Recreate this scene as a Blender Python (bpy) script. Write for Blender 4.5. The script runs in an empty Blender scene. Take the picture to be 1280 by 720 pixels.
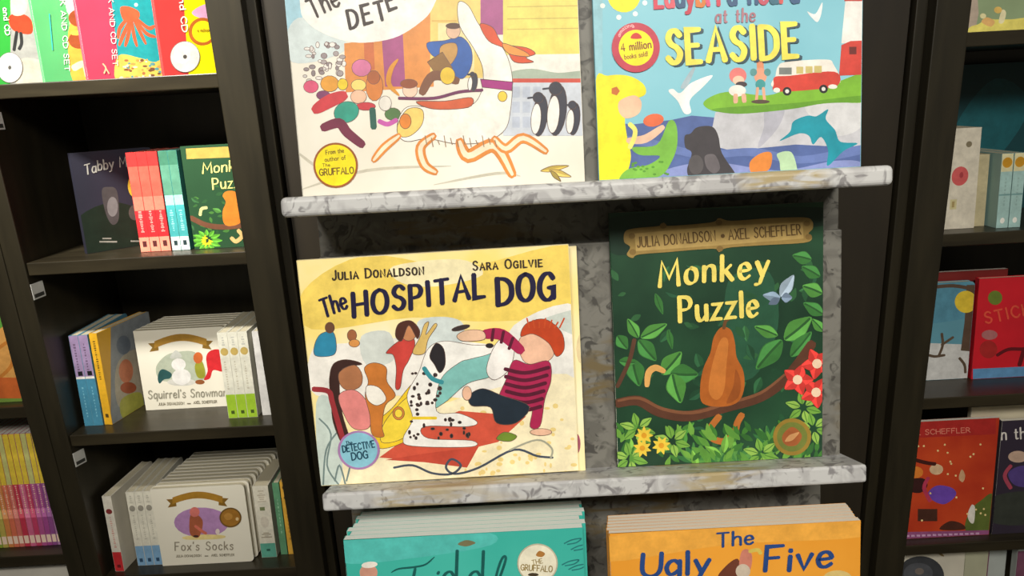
import bpy, math, random
from mathutils import Vector, Matrix

random.seed(7)
scene = bpy.context.scene
C = scene.collection

# ------------------------------------------------------------------ camera
CAM_Z = 1.5
FPX = 1005.0                       # focal length in pixels of the 1280 x 720 frame
PITCH, ROLL = math.radians(18.2), 0.0535
LEAN = math.radians(9.6)           # how far the display stand leans back
CAM = Vector((0, 0, CAM_Z))
FWD = Vector((0, math.cos(PITCH), -math.sin(PITCH)))
_r = Vector((1, 0, 0)); _u = _r.cross(FWD)
CR = math.cos(ROLL) * _r - math.sin(ROLL) * _u
CU = math.sin(ROLL) * _r + math.cos(ROLL) * _u
cd = bpy.data.cameras.new('camera')
cam = bpy.data.objects.new('camera', cd); C.objects.link(cam)
cd.sensor_width = 36.0; cd.lens = FPX / 1280 * 36.0; cd.clip_start = 0.02
cam.matrix_world = Matrix(((CR.x, CU.x, -FWD.x, CAM.x), (CR.y, CU.y, -FWD.y, CAM.y),
                           (CR.z, CU.z, -FWD.z, CAM.z), (0, 0, 0, 1)))
scene.camera = cam

# ------------------------------------------------------------------ world, lamps, exposure
world = bpy.data.worlds.new('world'); scene.world = world; world.use_nodes = True
bg = world.node_tree.nodes['Background']
bg.inputs['Color'].default_value = (1.0, 0.90, 0.68, 1); bg.inputs['Strength'].default_value = 0.13
def ceiling_lamp(x, y, z, power, size, aim, spread=120):
    l = bpy.data.lights.new('ceiling_lamp', 'AREA'); l.shape = 'DISK'; l.size = size
    l.energy = power; l.color = (1.0, 0.955, 0.87); l.spread = math.radians(spread)
    o = bpy.data.objects.new('ceiling_lamp', l); C.objects.link(o); o.location = (x, y, z)
    o.rotation_euler = (Vector(aim) - Vector((x, y, z))).to_track_quat('-Z', 'Y').to_euler()
ceiling_lamp(-0.30, -1.25, 2.95, 19.5, 0.90, (0.05, 0.8, 1.35), 90)
ceiling_lamp(0.75, -1.15, 2.95, 14.5, 0.90, (0.25, 0.8, 1.35), 90)
ceiling_lamp(-1.00, 0.35, 2.80, 6.5, 0.20, (-0.72, 1.45, 1.62), 36)
vs = scene.view_settings
vs.view_transform = 'Standard'; vs.look = 'None'; vs.gamma = 1.0; vs.use_curve_mapping = False
vs.exposure = 0.12

# ------------------------------------------------------------------ helpers
def lin(c):
    f = lambda v: v / 12.92 if v <= 0.04045 else ((v + 0.055) / 1.055) ** 2.4
    return tuple(f(v / 255.0) for v in c[:3])

_m = {}
def mat_mix(key, c1, c2, scale=12.0, rough=0.5, lo=0.35, hi=0.65, bump=0.0, stretch=(1, 1, 1), detail=4, spec=0.5):
    if key in _m: return _m[key]
    m = bpy.data.materials.new(key); m.use_nodes = True; nt = m.node_tree; N = nt.nodes; L = nt.links
    b = N['Principled BSDF']
    tc = N.new('ShaderNodeTexCoord'); mp = N.new('ShaderNodeMapping'); mp.inputs['Scale'].default_value = stretch
    nz = N.new('ShaderNodeTexNoise'); nz.inputs['Scale'].default_value = scale; nz.inputs['Detail'].default_value = detail
    rp = N.new('ShaderNodeValToRGB')
    rp.color_ramp.elements[0].position = lo; rp.color_ramp.elements[1].position = hi
    rp.color_ramp.elements[0].color = (*lin(c1), 1); rp.color_ramp.elements[1].color = (*lin(c2), 1)
    L.new(tc.outputs['Object'], mp.inputs['Vector']); L.new(mp.outputs['Vector'], nz.inputs['Vector'])
    L.new(nz.outputs['Fac'], rp.inputs['Fac']); L.new(rp.outputs['Color'], b.inputs['Base Color'])
    b.inputs['Roughness'].default_value = rough; b.inputs['Specular IOR Level'].default_value = spec
    if bump:
        bp = N.new('ShaderNodeBump'); bp.inputs['Strength'].default_value = bump; bp.inputs['Distance'].default_value = 0.002
        L.new(nz.outputs['Fac'], bp.inputs['Height']); L.new(bp.outputs['Normal'], b.inputs['Normal'])
    _m[key] = m; return m

def mat_plain(c, rough=0.42, spec=0.4, var=0.06):
    c = tuple(int(v) for v in c)
    key = 'cover_%d_%d_%d' % c
    d = tuple(max(0, v * (1 - var)) for v in c)
    return mat_mix(key, d, c, 14, rough, spec=spec)

def mat_print():
    if 'print' in _m: return _m['print']
    m = bpy.data.materials.new('printed_ink'); m.use_nodes = True; nt = m.node_tree; N = nt.nodes; L = nt.links
    b = N['Principled BSDF']; at = N.new('ShaderNodeAttribute'); at.attribute_name = 'ink'
    tc = N.new('ShaderNodeTexCoord'); nz = N.new('ShaderNodeTexNoise'); nz.inputs['Scale'].default_value = 42; nz.inputs['Detail'].default_value = 9; nz.inputs['Roughness'].default_value = .68
    mr = N.new('ShaderNodeMapRange'); mr.inputs['From Min'].default_value = 0.3; mr.inputs['From Max'].default_value = 0.7
    mr.inputs['To Min'].default_value = 0.74; mr.inputs['To Max'].default_value = 1.10
    mx = N.new('ShaderNodeVectorMath'); mx.operation = 'SCALE'
    L.new(tc.outputs['Object'], nz.inputs['Vector']); L.new(nz.outputs['Fac'], mr.inputs['Value'])
    L.new(at.outputs['Color'], mx.inputs[0]); L.new(mr.outputs['Result'], mx.inputs['Scale'])
    L.new(mx.outputs['Vector'], b.inputs['Base Color'])
    b.inputs['Roughness'].default_value = 0.42; b.inputs['Specular IOR Level'].default_value = 0.4
    _m['print'] = m; return m

def mat_pages(key, c1, c2, freq):
    """page edges: fine stripes along the thickness (local y)"""
    if key in _m: return _m[key]
    m = bpy.data.materials.new(key); m.use_nodes = True; nt = m.node_tree; N = nt.nodes; L = nt.links
    b = N['Principled BSDF']; tc = N.new('ShaderNodeTexCoord'); wv = N.new('ShaderNodeTexWave')
    wv.bands_direction = 'Y'; wv.inputs['Scale'].default_value = freq; wv.inputs['Distortion'].default_value = 0.6
    rp = N.new('ShaderNodeValToRGB'); rp.color_ramp.elements[0].color = (*lin(c1), 1); rp.color_ramp.elements[1].color = (*lin(c2), 1)
    rp.color_ramp.elements[1].position = 0.5
    L.new(tc.outputs['Object'], wv.inputs['Vector']); L.new(wv.outputs['Fac'], rp.inputs['Fac']); L.new(rp.outputs['Color'], b.inputs['Base Color'])
    b.inputs['Roughness'].default_value = 0.75
    _m[key] = m; return m

def mesh_obj(name, verts, faces, mat, parent=None, smooth=False):
    me = bpy.data.meshes.new(name); me.from_pydata([tuple(v) for v in verts], [], faces); me.update()
    me.materials.append(mat)
    o = bpy.data.objects.new(name, me); C.objects.link(o)
    if parent is not None: o.parent = parent
    if smooth: me.polygons.foreach_set('use_smooth', [True] * len(me.polygons))
    return o

def bevel(o, w, seg=2):
    b = o.modifiers.new('bevel', 'BEVEL'); b.width = w; b.segments = seg; b.limit_method = 'ANGLE'; return o

def box(name, x0, x1, y0, y1, z0, z1, mat, parent=None, bev=0.0):
    v = [(x, y, z) for x in (x0, x1) for y in (y0, y1) for z in (z0, z1)]
    f = [(0, 1, 3, 2), (4, 6, 7, 5), (0, 4, 5, 1), (2, 3, 7, 6), (0, 2, 6, 4), (1, 5, 7, 3)]
    o = mesh_obj(name, v, f, mat, parent)
    if bev: bevel(o, bev)
    return o

def prism(name, pts, axis, a0, a1, mat, parent=None, bev=0.0, seg=2):
    """pts: 2-D outline. axis 'z': (x,y) along z; 'y': (x,z) along y; 'x': (y,z) along x"""
    def P(p, a): return {'z': (p[0], p[1], a), 'y': (p[0], a, p[1]), 'x': (a, p[0], p[1])}[axis]
    n = len(pts); v = [P(p, a0) for p in pts] + [P(p, a1) for p in pts]
    f = [tuple(range(n))[::-1], tuple(range(n, 2 * n))] + [(i, (i + 1) % n, n + (i + 1) % n, n + i) for i in range(n)]
    me = bpy.data.meshes.new(name); me.from_pydata(v, [], f)
    import bmesh
    bm = bmesh.new(); bm.from_mesh(me); bmesh.ops.recalc_face_normals(bm, faces=bm.faces); bm.to_mesh(me); bm.free()
    me.materials.append(mat); o = bpy.data.objects.new(name, me); C.objects.link(o)
    if parent is not None: o.parent = parent
    if bev: bevel(o, bev, seg)
    return o

def thing(name, label, cat, M, group=None):
    o = bpy.data.objects.new(name, None); C.objects.link(o); o.empty_display_size = 0.02
    o.matrix_world = M; o['label'] = label; o['category'] = cat
    if group: o['group'] = group
    return o

def structure(o): o['kind'] = 'structure'; return o

# ------------------------------------------------------------------ stroke lettering (a small drawn alphabet)
# strokes: 'l' straight, 's' smooth; coordinates on a grid where the capital height is 10
GL = {
 'A': (7, 'l 0,0 3.5,10 7,0|l 1.4,3.4 5.6,3.4'), 'B': (6, 'l 0,0 0,10|s 0,10 3.6,9.6 4.8,7.6 3.6,5.6 0,5.2|s 0,5.2 4.4,4.8 5.8,2.6 4.2,.4 0,0'),
 'C': (6.5, 's 6.4,8 4.6,9.9 2.2,9.5 .3,6.8 .3,3.2 2.2,.5 4.6,.1 6.4,2'), 'D': (6.6, 'l 0,0 0,10|s 0,10 3.6,9.5 6,7.5 6.5,5 6,2.5 3.6,.5 0,0'),
 'E': (5.4, 'l 5.2,10 0,10 0,0 5.4,0|l 0,5.2 4.4,5.2'), 'F': (5.4, 'l 5.4,10 0,10 0,0|l 0,5.2 4.2,5.2'),
 'G': (6.8, 's 6.4,8 4.6,9.9 2.2,9.5 .3,6.8 .3,3.2 2.2,.5 4.6,.1 6.5,1.6|l 4,4.6 6.5,4.6 6.5,.6'), 'H': (6.4, 'l 0,0 0,10|l 6.2,0 6.2,10|l 0,5 6.2,5'),
 'I': (1, 'l .5,0 .5,10'), 'J': (4.2, 's 4,10 4,5 3.8,2 2.4,.2 .8,.2 0,1.8'), 'K': (6, 'l 0,0 0,10|l 5.6,10 0,4.4|l 1.8,6 6,0'),
 'L': (5, 'l 0,10 0,0 5,0'), 'M': (8, 'l 0,0 .8,10 4,3 7.2,10 8,0'), 'N': (6.6, 'l 0,0 0,10 6.4,0 6.4,10'),
 'O': (7.4, 's 3.7,10 1.2,8.6 .2,5 1.2,1.4 3.7,0 6.2,1.4 7.2,5 6.2,8.6 3.7,10'), 'P': (5.6, 'l 0,0 0,10|s 0,10 3.8,9.5 5.2,7.3 3.8,5 0,4.6'),
 'R': (6, 'l 0,0 0,10|s 0,10 3.8,9.6 5,7.4 3.8,5.2 0,4.9|l 2.4,5 6,0'),
 'S': (5.6, 's 5.3,8.4 3.6,9.9 1.5,9.5 .5,7.6 1.6,5.8 3.8,4.7 5.2,2.8 4.2,.6 2,.1 0,1.7'), 'T': (6.6, 'l 0,10 6.6,10|l 3.3,10 3.3,0'),
 'U': (6.4, 's 0,10 0,3.6 1,.9 3.2,0 5.4,.9 6.4,3.6 6.4,10'), 'V': (6.6, 'l 0,10 3.3,0 6.6,10'), 'W': (9, 'l 0,10 2.2,0 4.5,8 6.8,0 9,10'),
 'X': (6, 'l 0,0 6,10|l 0,10 6,0'), 'Y': (6.4, 'l 0,10 3.2,5 6.4,10|l 3.2,5 3.2,0'), 'Z': (6, 'l 0,10 6,10 0,0 6,0'),
 'a': (5, 's 4.6,4.6 3,6.2 1.2,5.6 .2,3.2 1,.6 2.6,.1 4.2,1.6 4.6,4|l 4.7,6.1 4.7,0'), 'b': (5, 'l .2,10 .2,0|s .2,4 1.8,6 3.8,5.6 4.8,3 3.8,.4 1.8,.1 .2,2'),
 'c': (4.4, 's 4.3,4.8 2.8,6.2 1,5.4 .2,3 1,.6 2.8,0 4.3,1.2'), 'd': (5, 'l 4.7,10 4.7,0|s 4.7,4 3.2,6.1 1.2,5.6 .2,3 1.2,.4 3,.1 4.7,2'),
 'e': (4.8, 's .5,3.2 4.4,3.6 3.8,5.6 2.4,6.2 .9,5.4 .2,3 1,.6 2.8,0 4.6,1.2'), 'f': (3.2, 's 3.4,9.2 2.2,9.9 1.2,8.4 1.2,5 1.2,0|l 0,6 3,6'),
 'h': (4.8, 'l .2,10 .2,0|s .2,4 1.8,6 3.6,6 4.4,4.6 4.5,0'), 'i': (1, 'l .5,6 .5,0|l .5,8 .5,8.6'), 'k': (4.6, 'l .2,10 .2,0|l 4,6 .2,2.6|l 1.6,3.8 4.6,0'),
 'l': (1, 'l .5,10 .5,0'), 'm': (7.4, 'l .2,6 .2,0|s .2,4 1.6,6 3,5.8 3.7,4 3.7,0|s 3.7,4 5.2,6 6.5,5.8 7.2,4 7.2,0'),
 'n': (4.8, 'l .2,6 .2,0|s .2,4 1.8,6 3.6,6 4.4,4.6 4.5,0'), 'o': (5, 's 2.5,6.2 .8,5.3 .2,3 .8,.8 2.5,0 4.2,.8 4.8,3 4.2,5.3 2.5,6.2'),
 'q': (5, 's 4.6,4.6 3,6.2 1.2,5.6 .2,3.2 1,.6 2.6,.3 4.6,2|l 4.7,6 4.7,-3'), 'p': (5, 'l .2,6 .2,-3|s .2,4 1.8,6 3.8,5.6 4.8,3 3.8,.4 1.8,.1 .2,2'),
 'r': (3.4, 'l .2,6 .2,0|s .2,3.8 1.2,5.6 2.4,6.2 3.4,5.6'), 's': (4, 's 3.8,5.2 2.6,6.2 1,5.8 .5,4.6 1.6,3.4 3,2.8 3.7,1.6 2.8,.2 1.2,0 .1,1'),
 't': (3.4, 's 1.4,8.6 1.4,2 2,.2 3.4,.6|l 0,6 3.2,6'), 'u': (4.8, 's .2,6 .3,2 1.2,.2 2.8,.2 4.4,2|l 4.6,6 4.6,0'),
 'w': (6.6, 'l 0,6 1.6,0 3.3,5 5,0 6.6,6'), 'v': (4.6, 'l 0,6 2.3,0 4.6,6'), 'x': (4.4, 'l 0,6 4.4,0|l 4.4,6 0,0'),
 'y': (4.8, 'l 0,6 2.4,.4|s 4.8,6 2.4,.4 1.2,-2.6 -.6,-3'), 'z': (4.4, 'l .2,6 4.3,6 .1,0 4.5,0'), 'g': (5, 's 4.6,4.6 3,6.2 1.2,5.6 .2,3.2 1,.6 2.6,.3 4.6,2|s 4.7,6 4.7,-1 3.6,-3 1.6,-3 .4,-1.8'),
 '4': (5.4, 'l 4,0 4,10 0,3 5.4,3'), "'": (1, 'l .5,10 .3,8'), '.': (2.2, 'l 1,4.4 1.1,5.2'), ' ': (3.4, ''), '!': (1, 'l .5,10 .5,3|l .5,.6 .5,0'),
}
def smooth_pts(p, closed=False, k=5):
    n = len(p); out = []
    if n < 3: return list(p)
    rng = range(n) if closed else range(n - 1)
    for i in rng:
        a = p[(i - 1) % n] if closed or i > 0 else p[0]
        b = p[i]; c = p[(i + 1) % n]
        d = p[(i + 2) % n] if closed or i + 2 < n else p[-1]
        for j in range(k):
            t = j / k
            out.append(tuple(0.5 * (2 * b[q] + (c[q] - a[q]) * t + (2 * a[q] - 5 * b[q] + 4 * c[q] - d[q]) * t * t
                             + (-a[q] + 3 * b[q] - 3 * c[q] + d[q]) * t ** 3) for q in (0, 1)))
    if not closed: out.append(p[-1])
    return out

# ------------------------------------------------------------------ flat print on a cover or a spine
class Face:
    """a flat printable face of a book: local origin o, axes ea (right) and eb (up), outward normal n, size a x b"""
    def __init__(s, root, o, ea, eb, n, a, b):
        s.root, s.o, s.ea, s.eb, s.n, s.a, s.b = root, Vector(o), Vector(ea), Vector(eb), Vector(n), a, b
        M = root.matrix_world; R = M.to_3x3()
        s.wo = M @ s.o; s.wn = R @ s.n; s.wa = R @ s.ea; s.wb = R @ s.eb
    def seen(s, x, y):
        """place on the face that the photograph shows at pixel x, y"""
        r = FWD + CR * ((x - 640) / FPX) - CU * ((y - 360) / FPX)
        p = CAM + r * ((s.wo - CAM).dot(s.wn) / r.dot(s.wn)) - s.wo
        return (p.dot(s.wa), p.dot(s.wb))

def clip(poly, a, b):
    def cut(p, f):
        out = []
        for i in range(len(p)):
            u, v = p[i - 1], p[i]; fu, fv = f(u), f(v)
            if (fu >= 0) != (fv >= 0):
                t = fu / (fu - fv); out.append((u[0] + (v[0] - u[0]) * t, u[1] + (v[1] - u[1]) * t))
            if fv >= 0: out.append(v)
        return out
    e = 0.0004
    for f in (lambda p: p[0] - e, lambda p: a - e - p[0], lambda p: p[1] - e, lambda p: b - e - p[1]):
        if len(poly) < 3: return []
        poly = cut(poly, f)
    return poly

class Art:
    """collects flat inked shapes on a face; x, y are read through tr (photo crop, or fractions of the face)"""
    def __init__(s, face, crop=None, base=0.00012):
        s.f = face; s.v = []; s.fc = []; s.col = []; s.boxes = []; s.base = base
        if crop: ox, oy, k = crop; s.tr = lambda x, y: face.seen(ox + x / k, oy + y / k)
        else: s.tr = lambda x, y: (x * face.a, y * face.b)
    def level(s, polys):
        xs = [p[0] for q in polys for p in q]; ys = [p[1] for q in polys for p in q]
        bx = (min(xs), max(xs), min(ys), max(ys)); lv = 0
        for b, l in s.boxes:
            if bx[0] < b[1] and b[0] < bx[1] and bx[2] < b[3] and b[2] < bx[3]: lv = max(lv, l + 1)
        s.boxes.append((bx, lv)); return lv
    def put(s, polys, c, lv=None):
        polys = [q for q in (clip(p, s.f.a, s.f.b) for p in polys) if len(q) > 2]
        if not polys: return
        if lv is None: lv = s.level(polys)
        h = s.base + lv * 0.00002
        lc = lin(c)
        for q in polys:
            ar = sum(q[i - 1][0] * q[i][1] - q[i][0] * q[i - 1][1] for i in range(len(q)))
            if ar < 0: q = q[::-1]
            n0 = len(s.v)
            for p in q: s.v.append(s.f.o + s.f.ea * p[0] + s.f.eb * p[1] + s.f.n * h)
            s.fc.append(tuple(range(n0, n0 + len(q)))); s.col.append(lc)
    line = None                                                            # (colour, half width): a drawn outline round each shape
    def poly(s, c, pts, sm=True, k=5):
        p = [s.tr(*q) for q in pts]
        if sm: p = smooth_pts(p, True, k)
        s.put([p], c)
        if s.line:
            u, v = s.tr(*pts[0]), s.tr(pts[0][0] + s.line[1], pts[0][1])
            s.put(s.ribbon(p + p[:2], math.hypot(u[0] - v[0], u[1] - v[1]), 0, 0, 0), s.line[0])
    def rect(s, c, x0, y0, x1, y1): s.poly(c, [(x0, y0), (x1, y0), (x1, y1), (x0, y1)], False)
    def ell(s, c, x, y, rx, ry=None, rot=0, n=22):
        ry = rx if ry is None else ry; q = math.radians(rot); co, si = math.cos(q), math.sin(q)
        s.poly(c, [(x + rx * math.cos(t) * co - ry * math.sin(t) * si, y + rx * math.cos(t) * si + ry * math.sin(t) * co)
                   for t in [2 * math.pi * i / n for i in range(n)]], False)
    def leaf(s, c, x0, y0, x1, y1, w, vein=None):
        dx, dy = x1 - x0, y1 - y0; L = math.hypot(dx, dy); nx, ny = -dy / L * w, dx / L * w
        P = lambda t, k: (x0 + dx * t + nx * k, y0 + dy * t + ny * k)
        s.poly(c, [P(0, 0), P(.2, .7), P(.45, 1), P(.75, .6), P(1, 0), P(.75, -.6), P(.45, -1), P(.2, -.7)], True, 3)
        if w > 9:
            ln, s.line = s.line, None
            s.poly(tuple(min(255, int(v * 1.22 + 6)) for v in c), [P(.02, 0), P(.2, .62), P(.45, .9), P(.75, .52), P(.98, 0), P(.5, .08)], True, 3); s.line = ln
        if vein: s.stroke(vein, [P(.05, 0), P(.5, .06), P(.92, 0)], w * .12)
    def ribbon(s, pts, w, taper, contrast, pen):
        n = len(pts); L = []; R = []
        for i in range(n):
            a = pts[max(0, i - 1)]; b = pts[min(n - 1, i + 1)]
            dx, dy = b[0] - a[0], b[1] - a[1]; l = math.hypot(dx, dy) or 1e-9
            ww = w
            if contrast: ww *= (1 - contrast) + contrast * abs(math.sin(math.atan2(dy, dx) - pen))
            if taper:
                t = i / max(1, n - 1); ww *= 1 - taper * abs(2 * t - 1) ** 2
            m = 1.0
            if 0 < i < n - 1:
                p, q, r = pts[i - 1], pts[i], pts[i + 1]
                d1 = (q[0] - p[0], q[1] - p[1]); d2 = (r[0] - q[0], r[1] - q[1])
                l1 = math.hypot(*d1) or 1e-9; l2 = math.hypot(*d2) or 1e-9
                cosv = max(-1, min(1, (d1[0] * d2[0] + d1[1] * d2[1]) / l1 / l2)); m = min(1.6, 1 / max(.35, math.sqrt((1 + cosv) / 2)))
                dx, dy = d1[0] / l1 + d2[0] / l2, d1[1] / l1 + d2[1] / l2; l = math.hypot(dx, dy) or 1e-9
            nx, ny = -dy / l * ww * m, dx / l * ww * m
            L.append((pts[i][0] + nx, pts[i][1] + ny)); R.append((pts[i][0] - nx, pts[i][1] - ny))
        q = [[L[i], R[i], R[i + 1], L[i + 1]] for i in range(n - 1)]
        for e, o in ((0, 1), (-1, -2)):                                   # rounded ends
            dx, dy = pts[e][0] - pts[o][0], pts[e][1] - pts[o][1]; l = math.hypot(dx, dy) or 1e-9
            r = math.hypot(L[e][0] - R[e][0], L[e][1] - R[e][1]) / 2
            q.append([L[e], (pts[e][0] + dx / l * r * .7 + (L[e][0] - pts[e][0]) * .6, pts[e][1] + dy / l * r * .7 + (L[e][1] - pts[e][1]) * .6),
                      (pts[e][0] + dx / l * r * .7 + (R[e][0] - pts[e][0]) * .6, pts[e][1] + dy / l * r * .7 + (R[e][1] - pts[e][1]) * .6), R[e]])
        return q
    def stroke(s, c, pts, w, sm=True, taper=0.0):
        """w = half width in the same units as pts"""
        a = s.tr(*pts[0]); u = s.tr(pts[0][0] + w, pts[0][1]); hw = math.hypot(u[0] - a[0], u[1] - a[1])
        p = [s.tr(*q) for q in pts]
        if sm: p = smooth_pts(p, False, 5)
        s.put(s.ribbon(p, hw, taper, 0, 0), c)
    def text(s, c, string, p0, p1, h, w=.09, contrast=0.0, pen=0.0, slant=0.0, jit=0.0, gap=2.0, serif=0.0, bow=0.0, caps=0.0, taper=0.0, yup=-1):
        """lettering along the baseline p0-p1; h = capital height; w = half stroke width / h; caps>0: small capitals"""
        rnd = random.Random(string); adv = []; small = []
        for ch in string:
            k = 1.0
            if caps and ch.islower(): ch, k = ch.upper(), caps
            adv.append(GL[ch][0] * k + gap); small.append((ch, k))
        tot = sum(adv) - gap; x = 0.0; dx, dy = p1[0] - p0[0], p1[1] - p0[1]; L = math.hypot(dx, dy); ux, uy = dx / L, dy / L
        sx = L / tot; sy = h / 10.0; vx, vy = (uy * -yup * -1, ux * yup)
        vx, vy = (-uy * yup, ux * yup)
        a = s.tr(*p0); b = s.tr(p0[0] + vx * h, p0[1] + vy * h); hw = math.hypot(b[0] - a[0], b[1] - a[1]) * w
        lv = None; allq = []
        for (ch, k), ad in zip(small, adv):
            oy = rnd.uniform(-1, 1) * jit; rt = rnd.uniform(-1, 1) * jit * .05
            for st in GL[ch][1].split('|'):
                if not st: continue
                P = [tuple(float(q) for q in t.split(',')) for t in st[2:].split()]
                if len(P) == 2 and ch not in "'.i!": P = [P[0], ((P[0][0] + P[1][0]) / 2 + jit * .12, (P[0][1] + P[1][1]) / 2), P[1]]
                if st[0] == 's': P = smooth_pts(P, False, 4)
                segs = [P]
                if serif and ch not in "'.!Oo SsCcGg":
                    for e in (P[0], P[-1]):
                        if st[0] == 'l': segs.append([(e[0] - serif, e[1]), (e[0] + serif, e[1])])
                for gi, G in enumerate(segs):
                    out = []
                    for (gx, gy) in G:
                        gx, gy = gx * k + rt * gy, gy * k + oy
                        X = (x + gx + slant * gy) * sx; Y = gy * sy + bow * h * math.sin(math.pi * min(1, max(0, (x + gx) / tot)))
                        out.append(s.tr(p0[0] + ux * X + vx * Y, p0[1] + uy * X + vy * Y))
                    allq.append(s.ribbon(out, hw * (.55 if gi else 1), taper, contrast if not gi else 0, pen))
            x += ad
        flat = [q for st in allq for q in st]
        flat = [q for q in flat if clip(q, s.f.a, s.f.b)]
        if not flat: return
        lv = s.level(flat)
        for i, st in enumerate(allq): s.put(st, c, lv + (i % 5) * .2)
    def build(s, name, label=None):
        if not s.fc: return None
        o = mesh_obj(name, s.v, s.fc, mat_print(), s.f.root)
        at = o.data.color_attributes.new('ink', 'FLOAT_COLOR', 'CORNER'); buf = []
        for f, c in zip(s.fc, s.col): buf += [c[0], c[1], c[2], 1.0] * len(f)
        at.data.foreach_set('color', buf)
        if label: o['label'] = label
        return o

# ------------------------------------------------------------------ books
def book_mesh_paper(root, w, h, t, cover_mat, page_mat, c=0.0003, inset=0.0001):
    r = min(.0012, t * .25)
    prism('cover', [(r, 0), (w, 0), (w, c), (c * 1.6, c), (c * 1.6, t - c), (w, t - c), (w, t), (r, t), (0, t - r), (0, r)], 'z', 0, h, cover_mat, root)
    box('pages', c * 1.6, w - inset, c, t - c, inset, h - inset, page_mat, root)
def rrect(x0, x1, z0, z1, r):
    p = [(x0, z0)]
    for cx, cz, a0 in ((x1 - r, z0 + r, -90), (x1 - r, z1 - r, 0)):
        for i in range(6): a = math.radians(a0 + 18 * i); p.append((cx + r * math.cos(a), cz + r * math.sin(a)))
    return p + [(x0, z1)]
def book_mesh_board(root, w, h, t, cover_mat, page_mat, c=0.0022):
    prism('front_board', rrect(0.0, w, 0, h, .009), 'y', 0, c, cover_mat, root)
    prism('back_board', rrect(0.0, w, 0, h, .009), 'y', t - c, t, cover_mat, root)
    box('spine', 0.0, c, c, t - c, 0, h, cover_mat, root)
    prism('pages', rrect(c, w - .001, .0008, h - .0008, .009), 'y', c, t - c, page_mat, root)
def book(name, label, M, w, h, t, cover, board=False, pages=None, group=None, cat='book', mat=None):
    root = thing(name, label, cat, M, group)
    cm = mat or mat_plain(cover)
    if board: book_mesh_board(root, w, h, t, cm, pages or mat_pages('board_pages', (150, 140, 112), (214, 205, 178), 260))
    else: book_mesh_paper(root, w, h, t, cm, pages or mat_pages('paper_pages', (190, 185, 170), (240, 236, 224), 420))
    root['w'], root['h'], root['t'] = w, h, t
    del root['w'], root['h'], root['t']
    fr = Face(root, (0, 0, 0), (1, 0, 0), (0, 0, 1), (0, -1, 0), w, h)
    sp = Face(root, (0, t, 0), (0, -1, 0), (0, 0, 1), (-1, 0, 0), t, h)
    return root, fr, sp
def copy_book(root, M, label, group):
    r = root.copy(); C.objects.link(r); r.matrix_world = M; r['label'] = label; r['group'] = group
    for ch in root.children:
        if ch.name.split('.')[0] in ('cover', 'pages', 'front_board', 'back_board', 'spine'):
            c = ch.copy(); C.objects.link(c); c.parent = r
    return r
def M_disp(u, d, v, extra=0.0, roll=0.0):
    """a frame on the leaning display: u right, d away from the viewer, v up along the board"""
    R = Matrix.Rotation(-LEAN, 4, 'X')
    return Matrix.Translation(CAM) @ R @ Matrix.Translation((u, d, v)) @ Matrix.Rotation(roll, 4, 'Y') @ Matrix.Rotation(extra, 4, 'X')
TILT = math.radians(5.0)           # the shop's shelves slope back a little
FRONT = 1.41                       # front edge of the shelves
def M_shelf(x, y, z, rz=0.0, lean=0.0, roll=0.0):
    """a frame on a sloping shelf whose front edge lies z below (or above) the camera height"""
    return (Matrix.Translation((x, y, CAM_Z + z - (y - FRONT) * math.tan(TILT) + .0004)) @ Matrix.Rotation(-TILT - lean, 4, 'X')
            @ Matrix.Rotation(roll, 4, 'Y') @ Matrix.Rotation(rz, 4, 'Z'))
SPINE = math.pi / 2

# ================================================================== the setting
WOOD = mat_mix('dark_wood', (33, 29, 18), (43, 38, 25), 5, 0.42, bump=0.05, stretch=(8, 8, 1))
WOODH = mat_mix('dark_wood_shelf', (38, 33, 22), (52, 46, 32), 5, 0.36, bump=0.05, stretch=(1, 8, 8))
PANEL = mat_mix('brown_panel', (34, 28, 18), (42, 35, 23), 4, 0.55, stretch=(6, 6, 1))
structure(box('floor', -3, 3, -2.5, 2.2, -0.05, 0, mat_mix('carpet', (70, 64, 56), (92, 85, 74), 60, 0.95, bump=0.3)))
structure(box('wall_back', -3, 3, 1.76, 1.9, 0, 3.0, mat_mix('wall_paint', (150, 142, 126), (160, 152, 136), 3, 0.8)))
structure(box('trim_1', -0.398, 0.708, 1.45, 1.47, 0, 2.35, PANEL))
structure(box('ceiling', -3, 3, -2.5, 2.2, 3.0, 3.05, mat_mix('ceiling_paint', (215, 210, 198), (222, 217, 205), 3, 0.9)))

def shelf_board(parent, x0, x1, z):
    s = math.tan(TILT); y1 = 1.715
    return prism('shelf', [(FRONT, z), (y1, z - (y1 - FRONT) * s), (y1, z - (y1 - FRONT) * s - .024), (FRONT, z - .024)], 'x', x0, x1, WOODH, parent, .0015)
def bookcase(label, x0, x1, parts, shelf_x, zs):
    root = thing('bookcase', label, 'bookcase', Matrix.Translation(((x0 + x1) / 2, FRONT, 0)))
    ox = (x0 + x1) / 2
    def loc(o): o.location = (-ox, -FRONT, 0); return o
    for nm, a, b, ya, yb in parts: loc(box(nm, a, b, ya, yb, 0.0, 2.35, WOOD, root, .002))
    loc(box('back_panel', x0 + .02, x1 - .02, 1.716, 1.73, 0.0, 2.35, WOOD, root))
    loc(box('top_panel', shelf_x[0], shelf_x[1], FRONT, 1.715, 2.326, 2.35, WOOD, root))
    loc(box('plinth', shelf_x[0], shelf_x[1], 1.44, 1.46, 0.0, .09, WOOD, root))
    for z in zs: loc(shelf_board(root, shelf_x[0], shelf_x[1], CAM_Z + z))
    return root, loc
Ls = [.30, -.054, -.367, -.717, -1.046, -1.385]
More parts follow.
